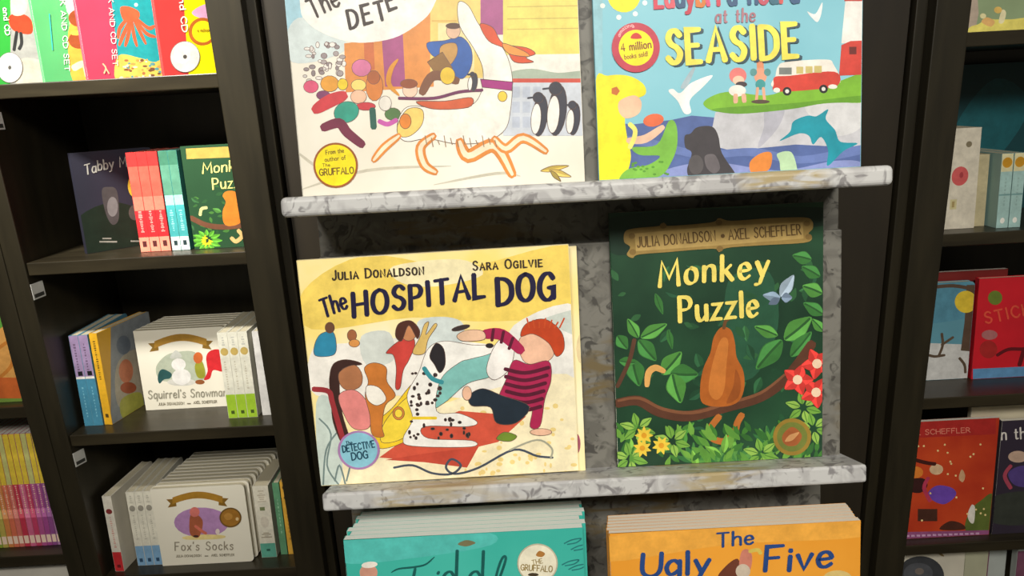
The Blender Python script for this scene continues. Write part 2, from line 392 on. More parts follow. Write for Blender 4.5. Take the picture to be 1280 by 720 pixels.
bl, bl_loc = bookcase('dark brown bookcase left of the display stand, with white price labels inside', -.91, -.40,
    [('side_panel', -.91, -.876, 1.405, 1.73), ('stile', -.477, -.418, 1.403, 1.432), ('side_panel', -.4255, -.402, 1.432, 1.73)], (-.8755, -.426), Ls)
ff, ff_loc = bookcase('dark brown bookcase at the far left edge, holding the row of thin rainbow spines', -1.75, -.911,
    [('side_panel', -.945, -.911, 1.405, 1.73), ('side_panel', -1.75, -1.716, 1.405, 1.73)], (-1.7155, -.9455), [.33, .0, -.32, -.65, -.985, -1.335])
Rs = [.28, -.0535, -.405, -.736, -1.075, -1.385]
br, br_loc = bookcase('dark brown bookcase right of the patterned display stand, holding the orange-red book', .709, 1.52,
    [('stile', .729, .788, 1.403, 1.432), ('side_panel', .71, .735, 1.432, 1.73), ('side_panel', 1.485, 1.519, 1.405, 1.73)], (.7355, 1.4845), Rs)
# small paper price labels on the inner side of the left bookcase
LAB = mat_plain((245, 245, 240)); BAR = mat_plain((70, 70, 66))
for z, tl in ((-.128, .1), (-.437, .1), (-.785, .25)):
    y0, y1, h = 1.407, 1.446, .030
    zz = CAM_Z + z; q = lambda y, k: zz + k - (y - y0) * tl
    def card(nm, ya, yb, ka, kb, x, th, m):
        v = [(xx, y, q(y, k)) for xx in (x, x + th) for y in (ya, yb) for k in (ka, kb)]
        f = [(0, 1, 3, 2), (4, 6, 7, 5), (0, 4, 5, 1), (2, 3, 7, 6), (0, 2, 6, 4), (1, 5, 7, 3)]
        return mesh_obj(nm, v, f, m, None)
    lb = card('price_label', y0, y1, 0, h, -.8758, .0006, LAB); lb.parent = bl; bl_loc(lb); lb['label'] = 'small white price label'
    bc = card('barcode', y0 + .004, y1 - .004, .003, .010, -.8751, .0002, BAR); bc.parent = lb

# ------------------------------------------------------------------ the patterned display stand
def mat_pattern(key, light, mid, dark, tan):
    m = bpy.data.materials.new(key); m.use_nodes = True; nt = m.node_tree; N = nt.nodes; L = nt.links; b = N['Principled BSDF']
    tc = N.new('ShaderNodeTexCoord')
    def noise(scale, detail, dist=0.0, off=(0, 0, 0), st=(1, 1, 1)):
        mp = N.new('ShaderNodeMapping'); mp.inputs['Location'].default_value = off; mp.inputs['Scale'].default_value = st
        nz = N.new('ShaderNodeTexNoise'); nz.inputs['Scale'].default_value = scale; nz.inputs['Detail'].default_value = detail; nz.inputs['Distortion'].default_value = dist
        L.new(tc.outputs['Object'], mp.inputs['Vector']); L.new(mp.outputs['Vector'], nz.inputs['Vector']); return nz.outputs['Fac']
    def step(src, a, c):
        r = N.new('ShaderNodeMapRange'); r.inputs['From Min'].default_value = a; r.inputs['From Max'].default_value = c; L.new(src, r.inputs['Value']); return r.outputs['Result']
    def mix(f, a, c):
        x = N.new('ShaderNodeMix'); x.data_type = 'RGBA'
        L.new(f, x.inputs['Factor'])
        for s_, v in ((6, a), (7, c)):
            if isinstance(v, tuple): x.inputs[s_].default_value = (*lin(v), 1)
            else: L.new(v, x.inputs[s_])
        return x.outputs[2]
    col = mix(step(noise(34, 3, 1.2), .46, .58), light, mid)
    col = mix(step(noise(62, 2, 1.4, (3, 1, 2)), .54, .64), col, dark)
    sc = noise(60, 4, 1, (5, 2, 1), (.35, 1, 1.6))
    mt = N.new('ShaderNodeMath'); mt.operation = 'MULTIPLY'
    L.new(step(sc, .42, .6), mt.inputs[0]); L.new(step(noise(5.5, 1, 0, (7.3, 4, 1)), .56, .62), mt.inputs[1])
    col = mix(mt.outputs[0], col, tan)
    L.new(col, b.inputs['Base Color']); b.inputs['Roughness'].default_value = .45; b.inputs['Specular IOR Level'].default_value = .4
    return m
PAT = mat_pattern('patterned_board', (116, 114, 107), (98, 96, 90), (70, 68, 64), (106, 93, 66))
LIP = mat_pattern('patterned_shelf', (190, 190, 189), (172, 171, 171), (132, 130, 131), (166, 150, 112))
ds = thing('display_stand', 'freestanding display stand printed with a grey leaf pattern, holding large picture books on tilted shelves', 'display stand', Matrix.Translation((.073, .62, 0)))
DINV = ds.matrix_world.inverted()
def dpart(o):
    o.parent = ds; o.matrix_local = DINV @ M_disp(0, 0, 0); return o
def dbox(nm, u0, u1, d0, d1, v0, v1, m, bev=.0015): return dpart(box(nm, u0, u1, d0, d1, v0, v1, m, None, bev))
def dshelf(u0, u1, prof, bev, seg): return dpart(prism('shelf', prof, 'x', u0, u1, LIP, None, bev, seg))
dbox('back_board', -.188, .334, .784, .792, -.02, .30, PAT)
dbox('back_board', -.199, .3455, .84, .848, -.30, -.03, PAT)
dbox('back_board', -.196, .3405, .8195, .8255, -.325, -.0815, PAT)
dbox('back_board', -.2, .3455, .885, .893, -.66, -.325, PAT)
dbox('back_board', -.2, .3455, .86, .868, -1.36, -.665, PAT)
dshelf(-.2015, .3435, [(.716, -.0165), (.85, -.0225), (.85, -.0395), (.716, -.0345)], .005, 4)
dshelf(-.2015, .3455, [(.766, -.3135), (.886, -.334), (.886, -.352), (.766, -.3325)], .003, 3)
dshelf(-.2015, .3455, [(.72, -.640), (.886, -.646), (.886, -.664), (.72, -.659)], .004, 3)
for u in (-.15, .27): dbox('rear_post', u, u + .025, .893, .913, -1.36, .25, WOOD)
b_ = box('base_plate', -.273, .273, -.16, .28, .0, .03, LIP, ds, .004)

# ================================================================== books on the display
def bg_book(name, label, M, w, h, t, c1, c2, scale, lo=.35, hi=.65, key=None, **kw):
    return book(name, label, M, w, h, t, c1, mat=mat_mix(key or name + str(c1), c1, c2, scale, .40, lo, hi, spec=.4), **kw)
INK = (32, 28, 62)

# ---- upper left: pale cover with the running white animal shape
r, F, S = bg_book('picture_book', 'pale cream picture book with an orange street scene, left on the top display shelf',
    M_disp(-.1955, .7745, -.0182), .2705, .25, .008, (222, 216, 200), (238, 233, 220), 9, group='large picture books on the display')
a = Art(F, (340, 0, 2.77))
a.poly((168, 212, 228), [(30, -300), (400, -300), (520, -80), (300, 60), (190, 150), (70, 190), (45, 120)])
a.poly((214, 226, 226), [(50, 120), (110, 60), (260, 150), (200, 200), (70, 215)])
a.poly((226, 146, 74), [(250, 150), (380, 135), (470, -40), (560, -60), (560, 300), (255, 320)], False)
a.poly((206, 112, 66), [(318, 150), (352, 145), (356, 240), (322, 250)], False)
a.poly((168, 84, 132), [(380, 130), (452, 100), (462, 300), (392, 300)], False)
a.rect((236, 206, 118), 548, -300, 730, 270); a.rect((222, 180, 96), 553, 70, 640, 75); a.rect((244, 226, 168), 575, 80, 700, 262)
a.rect((172, 88, 140), 722, -300, 806, 120); a.rect((238, 220, 112), 800, -300, 1100, 190)
for y in (20, 62, 98): a.stroke((206, 184, 96), [(815, y + 4), (1060, y)], 1.6, False)
a.poly((242, 238, 228), [(818, 190), (1080, 186), (1080, 262), (824, 262)], False)
a.poly((170, 184, 166), [(826, 250), (900, 238), (990, 252), (1080, 246), (1080, 276), (826, 276)])
a.rect((206, 82, 66), 824, 272, 1080, 286); a.rect((206, 212, 222), 800, 286, 1080, 470)
for i in range(9): a.rect((190, 198, 214), 832 + (i % 3) * 36, 300 + (i // 3) * 52, 858 + (i % 3) * 36, 338 + (i // 3) * 52)
for p in ([(90, 660), (330, 590), (620, 575)], [(560, 640), (780, 600), (860, 610)], [(80, 520), (130, 560), (190, 600)]): a.stroke((204, 198, 180), p, 5, True, .8)
LN = ((96, 74, 66), 1.0)
a.poly((248, 245, 238), [(92, -300), (96, 0), (120, 75), (200, 125), (300, 148), (420, 132), (510, 80), (560, 20), (600, -120), (560, -300)])
rn = random.Random(3); a.line = ((110, 84, 80), .8)
for i in range(46):                                                      # the crowd: plain dabs of colour
    x = rn.uniform(105, 250); y = rn.uniform(150, 300); a.ell(rn.choice([(214, 208, 204), (170, 160, 160), (150, 138, 140), (236, 230, 224)]), x, y, rn.uniform(5, 12), rn.uniform(5, 11), n=9)
for c, x, y, rx, ry in (((226, 92, 128), 135, 300, 26, 22), ((228, 160, 60), 200, 290, 32, 28), ((240, 208, 50), 245, 292, 18, 20), ((214, 120, 160), 310, 235, 34, 30), ((216, 130, 60), 355, 300, 30, 50), ((180, 100, 56), 352, 268, 22, 24),
                        ((130, 66, 108), 178, 330, 24, 16), ((240, 214, 120), 300, 295, 26, 20), ((236, 190, 160), 300, 335, 28, 24), ((240, 200, 176), 478, 312, 26, 26), ((150, 80, 50), 474, 290, 30, 16), ((204, 60, 70), 325, 368, 34, 14), ((84, 120, 70), 418, 395, 28, 22), ((226, 220, 210), 392, 358, 22, 26)): a.ell(c, x, y, rx, ry, n=14)
a.stroke((206, 62, 70), [(150, 380), (200, 350), (250, 330)], 22, True, .3); a.ell((50, 158, 136), 258, 388, 44, 36, -20)
a.stroke((118, 44, 70), [(178, 442), (232, 426), (262, 460), (312, 500)], 17, True, .2); a.stroke((44, 96, 84), [(348, 380), (352, 440)], 11, False); a.stroke((196, 90, 170), [(372, 420), (400, 430), (430, 416)], 8)
a.poly((52, 96, 172), [(536, 150), (600, 140), (655, 128), (690, 170), (690, 230), (660, 272), (620, 250), (610, 190), (560, 196)]); a.ell((232, 190, 160), 628, 108, 24, 26); a.ell((96, 64, 50), 628, 90, 26, 10); a.poly((198, 150, 84), [(585, 160), (635, 150), (640, 190), (610, 230), (585, 210)])
a.poly((142, 104, 58), [(538, 215), (590, 180), (625, 235), (580, 275)], False); a.stroke((128, 84, 60), [(520, 320), (560, 262), (640, 280)], 16, True, .2); a.ell((234, 196, 60), 608, 262, 26, 30)
# the big white-and-tan shape that runs across the cover
a.line = LN
a.poly((246, 242, 232), [(645, 10), (680, 20), (720, 90), (770, 130), (812, 190), (832, 270), (826, 380), (806, 450), (740, 490), (640, 498), (540, 480), (470, 490), (440, 470), (436, 420), (470, 370), (560, 372), (680, 368), (724, 320), (730, 240), (700, 170), (650, 90)])
a.poly((236, 204, 110), [(436, 430), (470, 378), (520, 380), (520, 430), (480, 470), (440, 470)]); a.ell((222, 132, 50), 462, 420, 20, 26); a.poly((206, 94, 56), [(500, 352), (600, 350), (690, 338), (680, 372), (560, 378)])
a.poly((214, 82, 44), [(720, 84), (765, 96), (800, 150), (880, 165), (912, 186), (880, 200), (905, 215), (840, 215), (808, 170), (750, 142)]); a.poly((232, 150, 70), [(800, 150), (870, 176), (890, 196), (820, 186)])
a.poly((168, 48, 130), [(722, 274), (834, 284), (830, 314), (728, 302)], False); a.ell((234, 200, 70), 798, 334, 16, 18); a.stroke((112, 48, 90), [(440, 340), (560, 340), (650, 318), (728, 312)], 5)
for p, w in (([(440, 470), (390, 510), (352, 555)], 15), ([(560, 470), (515, 510), (528, 570), (566, 596)], 18), ([(650, 490), (680, 540), (770, 505), (832, 604)], 24), ([(770, 480), (810, 515), (870, 478), (948, 524)], 18)):
    a.stroke((224, 140, 62), p, w, True, .35); a.stroke((244, 226, 196), p, w * .45, True, .5)
a.stroke((222, 150, 50), [(440, 330), (405, 290), (412, 240), (436, 206)], 9, True, .7)
for i in range(12): a.stroke((150, 120, 90), [(530 + i * 22, 470 + (i % 3) * 8), (536 + i * 22, 500 + (i % 2) * 8)], 1.6, False)
for x, y, h in ((922, 400, 72), (982, 382, 88), (1040, 412, 56), (694, 285, 32)):            # three plain black-and-white birds
    a.ell((62, 62, 74), x + 6, y, h * .36, h, 6); a.ell((240, 238, 232), x - 8, y + h * .16, h * .24, h * .74, 4); a.ell((62, 62, 74), x, y - h * .86, h * .26, h * .26, 0)
    a.stroke((62, 62, 74), [(x, y - h * .9), (x - h * .5, y - h * .84)], 3, False)
a.leaf((186, 160, 74), 930, 592, 1028, 574, 10); a.leaf((206, 178, 92), 960, 590, 1036, 612, 11); a.leaf((170, 148, 70), 965, 592, 1000, 628, 8)
a.build('cover_illustration')
a = Art(F, (340, 0, 2.77), .0009)
a.text((64, 52, 48), 'The', (142, 62), (238, 18), 66, .075, .35, jit=.5)
for s_, p, q in (('D', (272, 100), (302, 92)), ('E', (321, 84), (349, 76)), ('T', (366, 74), (398, 64)), ('E', (406, 36), (432, 26)), ('C', (446, 0), (474, -10)), ('TIVE', (490, -30), (620, -90))): a.text((58, 48, 46), s_, p, q, 64, .095, .35, slant=.08)
a.build('title', 'dark hand-lettered title')
a = Art(F, (340, 0, 2.77), .0011)
a.ell((158, 90, 40), 221, 572, 77, 78, n=40); a.ell((246, 226, 20), 221, 572, 70, 71, n=40)
for s_, p, q, h in (('From the', (188, 535), (250, 528), 14), ('author of', (184, 560), (256, 552), 14), ('The', (176, 578), (202, 576), 11), ('GRUFFALO', (166, 608), (284, 600), 22)): a.text((120, 92, 20), s_, p, q, h, .09)
a.build('sticker', 'round yellow sticker')

# ---- upper right: sea and sky
r, F, S = bg_book('picture_book', 'sky blue picture book with sea, cliff and large yellow lettering',
    M_disp(.0885, .7745, -.0180), .2505, .28, .007, (122, 186, 202), (140, 200, 214), 7, group='large picture books on the display')
a = Art(F, (720, 0, 2.768))
a.rect((150, 202, 214), 40, -300, 92, 640)
a.poly((84, 104, 160), [(60, 660), (60, 420), (200, 430), (330, 415), (400, 400), (520, 410), (620, 440), (1000, 430), (1000, 660)], False)
a.poly((198, 198, 204), [(482, 388), (660, 372), (990, 344), (1000, 506), (860, 505), (760, 500), (640, 512), (540, 522), (486, 508), (470, 450)], False)
a.poly((178, 178, 190), [(655, 380), (720, 372), (700, 440), (640, 506), (630, 500), (650, 440)])
a.poly((214, 214, 216), [(800, 362), (985, 350), (985, 440), (900, 470), (830, 420)])
a.poly((128, 186, 52), [(442, 352), (520, 318), (660, 330), (760, 300), (880, 290), (1000, 256), (1000, 350), (870, 352), (760, 374), (650, 382), (560, 392), (470, 382)])
a.poly((104, 160, 44), [(470, 378), (600, 366), (760, 356), (1000, 330), (1000, 352), (860, 358), (740, 378), (560, 394)])
for c, p in (((104, 124, 182), [(60, 500), (200, 470), (420, 520), (620, 512), (780, 540), (1000, 500), (1000, 530), (780, 566), (600, 540), (420, 548), (200, 500), (60, 530)]),
             ((138, 150, 204), [(280, 600), (460, 560), (700, 590), (900, 556), (1000, 570), (1000, 660), (280, 660)])): a.poly(c, p)
a.ell((250, 238, 40), 166, -12, 56, 55)
for x, y in ((92, 20), (148, 60), (205, 48), (238, 10)): a.ell((236, 246, 240), x, y, 9, 9, n=10)
# tower at the right edge
a.poly((240, 236, 230), [(932, 0), (1000, 0), (1000, 150), (918, 150)], False); a.rect((206, 66, 60), 928, -160, 1000, 4); a.poly((212, 68, 56), [(918, 156), (950, 142), (1000, 140), (1000, 258), (910, 262)], False); a.rect((112, 40, 36), 945, 162, 970, 188)
# a plain red and white van
a.poly((238, 232, 222), [(700, 228), (730, 214), (860, 206), (890, 222), (902, 296), (690, 304), (690, 262)]); a.poly((214, 68, 54), [(688, 266), (740, 262), (894, 248), (904, 296), (800, 312), (690, 316), (684, 290)])
for x0, x1 in ((702, 746), (762, 786), (794, 818), (824, 850)): a.rect((128, 134, 130) if x0 == 702 else (206, 190, 120), x0, 226 + (860 - x0) * .05, x1, 250 + (860 - x0) * .05)
for x, y in ((730, 316), (856, 308)): a.ell((40, 38, 40), x, y, 15, 15, n=16); a.ell((226, 222, 214), x, y, 7, 7, n=12)
a.ell((240, 236, 226), 694, 312, 12, 9, n=12); a.ell((240, 236, 226), 888, 300, 16, 8, n=12)
# two small holiday-makers as dabs of colour
a.ell((226, 124, 120), 560, 262, 30, 28); a.ell((238, 196, 170), 562, 278, 20, 16); a.ell((70, 60, 64), 572, 292, 20, 10); a.ell((238, 232, 224), 558, 314, 30, 20); a.stroke((232, 180, 150), [(552, 330), (552, 352)], 8, False); a.stroke((232, 180, 150), [(580, 330), (582, 350)], 8, False)
a.stroke((230, 150, 110), [(636, 200), (638, 240)], 12, False); a.ell((206, 96, 60), 636, 184, 12, 14); a.ell((232, 160, 130), 638, 262, 22, 28); a.ell((64, 150, 150), 638, 292, 17, 18); a.stroke((230, 170, 140), [(628, 305), (624, 346)], 5, False); a.stroke((230, 170, 140), [(648, 305), (652, 346)], 5, False); a.ell((90, 74, 60), 638, 352, 32, 7)
for k in (1, -1): a.ell((92, 150, 150), 638 + k * 24, 250, 12, 13)
# gulls
a.poly((240, 240, 238), [(320, 316), (336, 308), (360, 322), (400, 286), (472, 260), (440, 300), (394, 346), (398, 388), (374, 392), (352, 350)]); a.poly((170, 190, 200), [(362, 300), (404, 234), (412, 238), (384, 300)])
a.poly((236, 240, 240), [(800, 40), (828, 48), (852, 8), (848, 50), (836, 76), (820, 66)])
# mass of yellow at the lower left, green curl beside it
a.poly((244, 234, 40), [(66, 290), (110, 262), (180, 262), (232, 290), (240, 326), (196, 350), (170, 400), (176, 470), (190, 540), (176, 600), (150, 650), (66, 650)])
a.poly((240, 196, 164), [(150, 350), (200, 330), (226, 352), (218, 392), (176, 410), (150, 390)]); a.stroke((238, 196, 168), [(180, 486), (240, 480), (300, 440)], 14, True, .4); a.ell((228, 110, 70), 268, 416, 36, 22, -10); a.ell((206, 112, 50), 136, 315, 16, 16, n=5)
a.poly((124, 186, 70), [(196, 510), (280, 500), (320, 420), (346, 430), (350, 500), (330, 560), (290, 610), (200, 620), (150, 620), (180, 585), (250, 570), (290, 540), (220, 536)])
for i in range(16): a.ell((90, 150, 50), 190 + rn.uniform(0, 130), 560 + rn.uniform(0, 50), 6, 4, n=8)
a.stroke((246, 236, 120), [(186, 430), (204, 450), (200, 480), (186, 510)], 8)
# dark boulder-like shape, blue leaping shape, two small fish
a.poly((66, 62, 66), [(376, 470), (396, 462), (420, 440), (470, 438), (492, 470), (505, 530), (552, 602), (545, 616), (410, 616), (384, 590), (400, 530), (378, 510)]); a.poly((104, 98, 102), [(446, 540), (480, 536), (498, 580), (478, 600), (452, 580)]); a.ell((88, 84, 86), 415, 570, 26, 34)
a.poly((28, 148, 166), [(704, 488), (740, 456), (752, 420), (800, 400), (832, 402), (872, 378), (864, 412), (896, 450), (914, 490), (974, 496), (926, 522), (870, 574), (872, 520), (848, 474), (820, 500), (806, 470), (770, 462)])
a.poly((230, 140, 62), [(602, 560), (640, 530), (676, 530), (672, 580), (640, 600), (606, 598)]); a.poly((190, 222, 180), [(696, 532), (744, 526), (764, 580), (760, 600), (712, 596), (704, 560)])
a.build('cover_illustration')
a = Art(F, (720, 0, 2.768), .0010)
for i, (ch, c) in enumerate(zip('Ladybird Heard', [(206, 70, 90), (222, 96, 110), (60, 92, 130), (206, 70, 90), (224, 130, 60), (226, 90, 130), (206, 70, 90), (60, 92, 130), (0, 0, 0), (60, 92, 130), (206, 90, 110), (60, 110, 130), (206, 90, 90), (60, 92, 130)])):
    if ch == ' ': continue
    x = 275 + i * 36; a.text(c, ch, (x, 26 - i * 1.4), (x + (26 if ch not in 'i' else 5), 25 - i * 1.4), 76, .10, .1)
a.text((176, 122, 134), 'at the', (482, 80), (618, 74), 46, .085, .4, slant=.08, gap=2.6)
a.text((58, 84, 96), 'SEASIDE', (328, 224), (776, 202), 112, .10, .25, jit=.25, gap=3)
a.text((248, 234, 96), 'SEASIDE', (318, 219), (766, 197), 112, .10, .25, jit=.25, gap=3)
a.build('title', 'large yellow title lettering')
a = Art(F, (720, 0, 2.768), .0013)
a.ell((196, 66, 84), 206, 165, 83, 86, n=40); a.ell((246, 232, 30), 207, 166, 60, 62, n=36); a.poly((206, 60, 50), [(190, 134), (194, 120), (208, 114), (222, 122), (225, 134)])
a.text((140, 74, 40), '4 million', (157, 178), (260, 166), 26, .085); a.text((150, 86, 40), 'books sold!', (168, 206), (248, 194), 16, .08)
a.text((238, 180, 180), 'amazing', (150, 130), (200, 92), 12, .1, bow=.9); a.build('sticker', 'round pink and yellow sticker')

# ---- middle left: the yellow book, with a second copy behind
HG = 'yellow picture books on the middle display shelf'
r2, F2, S2 = bg_book('picture_book', 'hidden-behind copy of the yellow picture book, its edge showing at the right',
    M_disp(-.204, .8075, -.3203), .271, .2375, .0045, (246, 226, 150), (250, 240, 206), 8, group=HG, key='yellow_wash')
a = Art(F2, (370, 290, 2.058)); a.ell((170, 90, 110), 722, 545, 10, 26, n=16); a.ell((226, 206, 160), 735, 300, 14, 40, n=12); a.build('cover_illustration')
r, F, S = bg_book('picture_book', 'yellow and cream picture book with a red blanket scene, front copy',
    M_disp(-.2105, .8015, -.3193, math.radians(2.2), math.radians(-.35)), .270, .2385, .0045, (246, 222, 128), (250, 238, 196), 8, .38, .62, group=HG, key='yellow_wash_front')
a = Art(F, (370, 290, 2.058))
a.poly((244, 214, 104), [(20, 150), (180, 60), (420, 90), (640, 40), (724, 40), (724, 200), (500, 230), (300, 220), (40, 250)])
a.poly((248, 236, 190), [(250, 88), (420, 70), (480, 110), (360, 140), (270, 130)])
a.poly((246, 242, 234), [(44, 300), (130, 286), (300, 270), (420, 280), (560, 300), (724, 350), (724, 420), (500, 430), (300, 420), (52, 420)])
a.poly((238, 236, 230), [(560, 240), (724, 190), (724, 385), (640, 360), (560, 330)])
a.poly((206, 214, 206), [(600, 236), (724, 200), (724, 262), (680, 250), (640, 228)]); a.poly((216, 222, 216), [(168, 268), (240, 258), (250, 330), (180, 340)]); a.poly((214, 224, 222), [(312, 232), (380, 218), (430, 236), (420, 292), (340, 300)])
a.poly((250, 238, 200), [(60, 560), (300, 470), (520, 400), (724, 380), (724, 640), (68, 662)])
rn = random.Random(5)
for i in range(60):
    x, y = rn.uniform(420, 715), rn.uniform(420, 630); a.ell((240, 214, 140), x, y, rn.uniform(3, 9), rn.uniform(3, 7), n=8)
a.poly((206, 220, 212), [(52, 440), (96, 436), (110, 520), (120, 600), (110, 650), (66, 660)]); 
for p in ([(60, 480), (90, 520), (80, 600), (110, 650)], [(70, 650), (78, 560), (110, 510)], [(100, 640), (112, 600), (128, 652)], [(140, 600), (130, 640)]): a.stroke((120, 140, 138), p, 2.2)
a.poly((214, 88, 66), [(214, 580), (330, 496), (420, 460), (592, 474), (520, 540), (470, 552), (440, 606), (330, 590)], False)
a.poly((198, 76, 58), [(230, 586), (330, 570), (470, 552), (440, 606), (330, 592)], False)
a.line = ((104, 80, 70), .7)
# left: dark hair, brown face patch, pink; bear-coloured mass; yellow mass
a.poly((62, 38, 34), [(86, 380), (96, 340), (130, 328), (170, 340), (120, 352), (112, 400), (120, 470), (140, 540), (120, 546), (96, 490), (90, 430)]); a.poly((178, 118, 80), [(112, 360), (150, 342), (170, 366), (166, 396), (136, 408), (114, 392)])
a.poly((232, 140, 136), [(110, 420), (150, 406), (184, 440), (190, 500), (150, 506), (124, 470)]); a.stroke((160, 52, 58), [(46, 404), (84, 410), (94, 440), (120, 530)], 7)
a.poly((244, 206, 46), [(200, 500), (250, 450), (300, 390), (316, 410), (300, 490), (284, 536), (212, 556)]); a.poly((248, 218, 70), [(230, 486), (296, 420), (298, 490), (276, 530), (220, 540)])
a.poly((206, 124, 54), [(176, 350), (200, 336), (232, 348), (234, 384), (256, 420), (230, 446), (222, 500), (226, 526), (196, 520), (190, 470), (178, 420), (186, 384)]); a.poly((246, 242, 232), [(182, 396), (214, 400), (232, 430), (208, 446), (184, 430)])
a.ell((214, 136, 60), 264, 466, 15, 17); a.ell((246, 216, 70), 264, 466, 10, 11)
# small background dabs
a.poly((48, 140, 176), [(48, 290), (64, 262), (96, 258), (104, 300), (92, 318), (50, 318)]); a.ell((110, 74, 54), 87, 246, 12, 14); a.ell((160, 100, 64), 144, 266, 12, 15); a.ell((220, 150, 80), 150, 286, 14, 10)
a.poly((206, 70, 62), [(232, 310), (262, 282), (296, 268), (306, 290), (290, 330), (276, 356), (268, 400), (256, 400), (258, 350), (250, 316)]); a.ell((206, 140, 96), 290, 258, 20, 22); a.poly((82, 46, 36), [(256, 266), (264, 236), (296, 228), (318, 252), (312, 274), (290, 240), (272, 280)]); a.poly((224, 190, 110), [(300, 310), (320, 268), (330, 238), (342, 232), (334, 264), (356, 236), (362, 242), (340, 276), (330, 312)])
# spotted white form on the blanket, teal cloth
a.poly((132, 196, 190), [(344, 300), (400, 330), (500, 296), (540, 290), (548, 340), (500, 372), (440, 390), (380, 440), (350, 440)])
a.poly((246, 244, 238), [(340, 300), (382, 280), (452, 290), (512, 292), (500, 312), (450, 326), (420, 336), (372, 380), (362, 460), (420, 466), (466, 488), (440, 500), (330, 500), (340, 530), (452, 536), (450, 552), (300, 550), (276, 530), (300, 480), (286, 420), (316, 360)])
for i in range(52):
    t = rn.random(); x, y = (rn.uniform(292, 372), rn.uniform(360, 470)) if t < .6 else (rn.uniform(290, 450), rn.uniform(480, 545)); a.ell((44, 40, 44), x, y, rn.uniform(2.5, 6), rn.uniform(2.5, 6), n=8)
a.poly((40, 36, 40), [(344, 318), (360, 286), (380, 300), (384, 340), (370, 362), (356, 340)]); a.stroke((60, 150, 160), [(330, 350), (350, 376), (376, 386)], 6); a.stroke((240, 206, 50), [(300, 478), (360, 478)], 4); a.ell((40, 36, 40), 498, 292, 10, 6, n=12)
# right: red tuft over pale patch, striped jumper mass, dark trousers
a.poly((246, 242, 238), [(490, 350), (520, 280), (560, 290), (550, 350), (510, 380)]); a.poly((238, 190, 160), [(572, 290), (590, 262), (640, 270), (664, 310), (640, 336), (590, 336)])
a.poly((196, 70, 34), [(578, 268), (592, 236), (640, 224), (682, 256), (690, 300), (670, 320), (650, 286), (610, 262)])
for i in range(7): a.stroke((206, 82, 40), [(600 + i * 13, 246), (594 + i * 16, 222 + (i % 3) * 5)], 4, False, .5)
J = [(560, 330), (600, 340), (650, 332), (656, 380), (640, 430), (628, 498), (602, 500), (606, 452), (560, 446), (522, 430), (540, 380)]
a.poly((176, 40, 84), J)
for i in range(6): a.stroke((92, 26, 50), [(538 + i * 1, 352 + i * 19), (590, 362 + i * 19), (650 - i * 4, 348 + i * 20)], 5)
a.stroke((176, 40, 84), [(486, 262), (530, 264), (578, 304)], 15, True, .2); a.stroke((92, 26, 50), [(508, 250), (504, 278)], 4, False); a.stroke((92, 26, 50), [(534, 256), (528, 284)], 4, False); a.stroke((92, 26, 50), [(558, 272), (548, 300)], 4, False)
a.poly((238, 196, 164), [(414, 266), (440, 252), (480, 254), (484, 276), (430, 280)]); a.ell((60, 50, 50), 424, 246, 24, 6, -14, n=14); a.poly((34, 46, 58), [(446, 420), (480, 402), (530, 420), (600, 448), (566, 490), (516, 490), (500, 450), (452, 446)]); a.ell((238, 190, 160), 440, 414, 12, 18); a.ell((238, 190, 160), 630, 514, 28, 9)
a.poly((112, 140, 50), [(516, 532), (536, 514), (568, 524), (550, 538)]); a.stroke((70, 80, 96), [(252, 606), (300, 600), (350, 620), (400, 622), (424, 600), (400, 584), (386, 606), (410, 622), (470, 606), (560, 560), (620, 576), (660, 580)], 3); a.stroke((170, 170, 150), [(550, 560), (620, 534), (658, 556), (655, 582)], 2.4)
a.build('cover_illustration')
a = Art(F, (370, 290, 2.058), .0010)
a.text((60, 48, 40), 'Julia Donaldson', (95, 123), (329, 108), 24, .095, .35, serif=.9, caps=.76, gap=2.8)
a.build('author_name', 'small brown capitals'); a = Art(F, (370, 290, 2.058), .0010)
a.text((60, 48, 40), 'Sara Ogilvie', (456, 98), (633, 88), 23, .095, .35, serif=.9, caps=.76, gap=2.8)
a.build('author_name', 'small brown capitals')
a = Art(F, (370, 290, 2.058), .0010)
a.text(INK, 'The', (72, 218), (134, 195), 46, .085, .4, slant=.1, jit=.4)
a.text(INK, 'HOSPITAL', (150, 220), (486, 166), 60, .105, .42, slant=.12, jit=.5, gap=2.7)
a.text(INK, 'DOG', (520, 186), (664, 172), 68, .105, .42, slant=.08, jit=.5, gap=2.6)
a.build('title', 'dark blue brush-lettered title')
a = Art(F, (370, 290, 2.058), .0012)
a.ell((176, 130, 184), 162, 560, 54, 50, n=36); a.ell((142, 202, 222), 162, 560, 48, 45, n=36)
for s_, p, q, h in (('The', (130, 548), (146, 545), 10), ('DETECTIVE', (122, 566), (203, 552), 17), ('DOG', (145, 586), (186, 580), 19)): a.text((30, 74, 96), s_, p, q, h, .09)
a.build('sticker', 'round pale blue sticker')

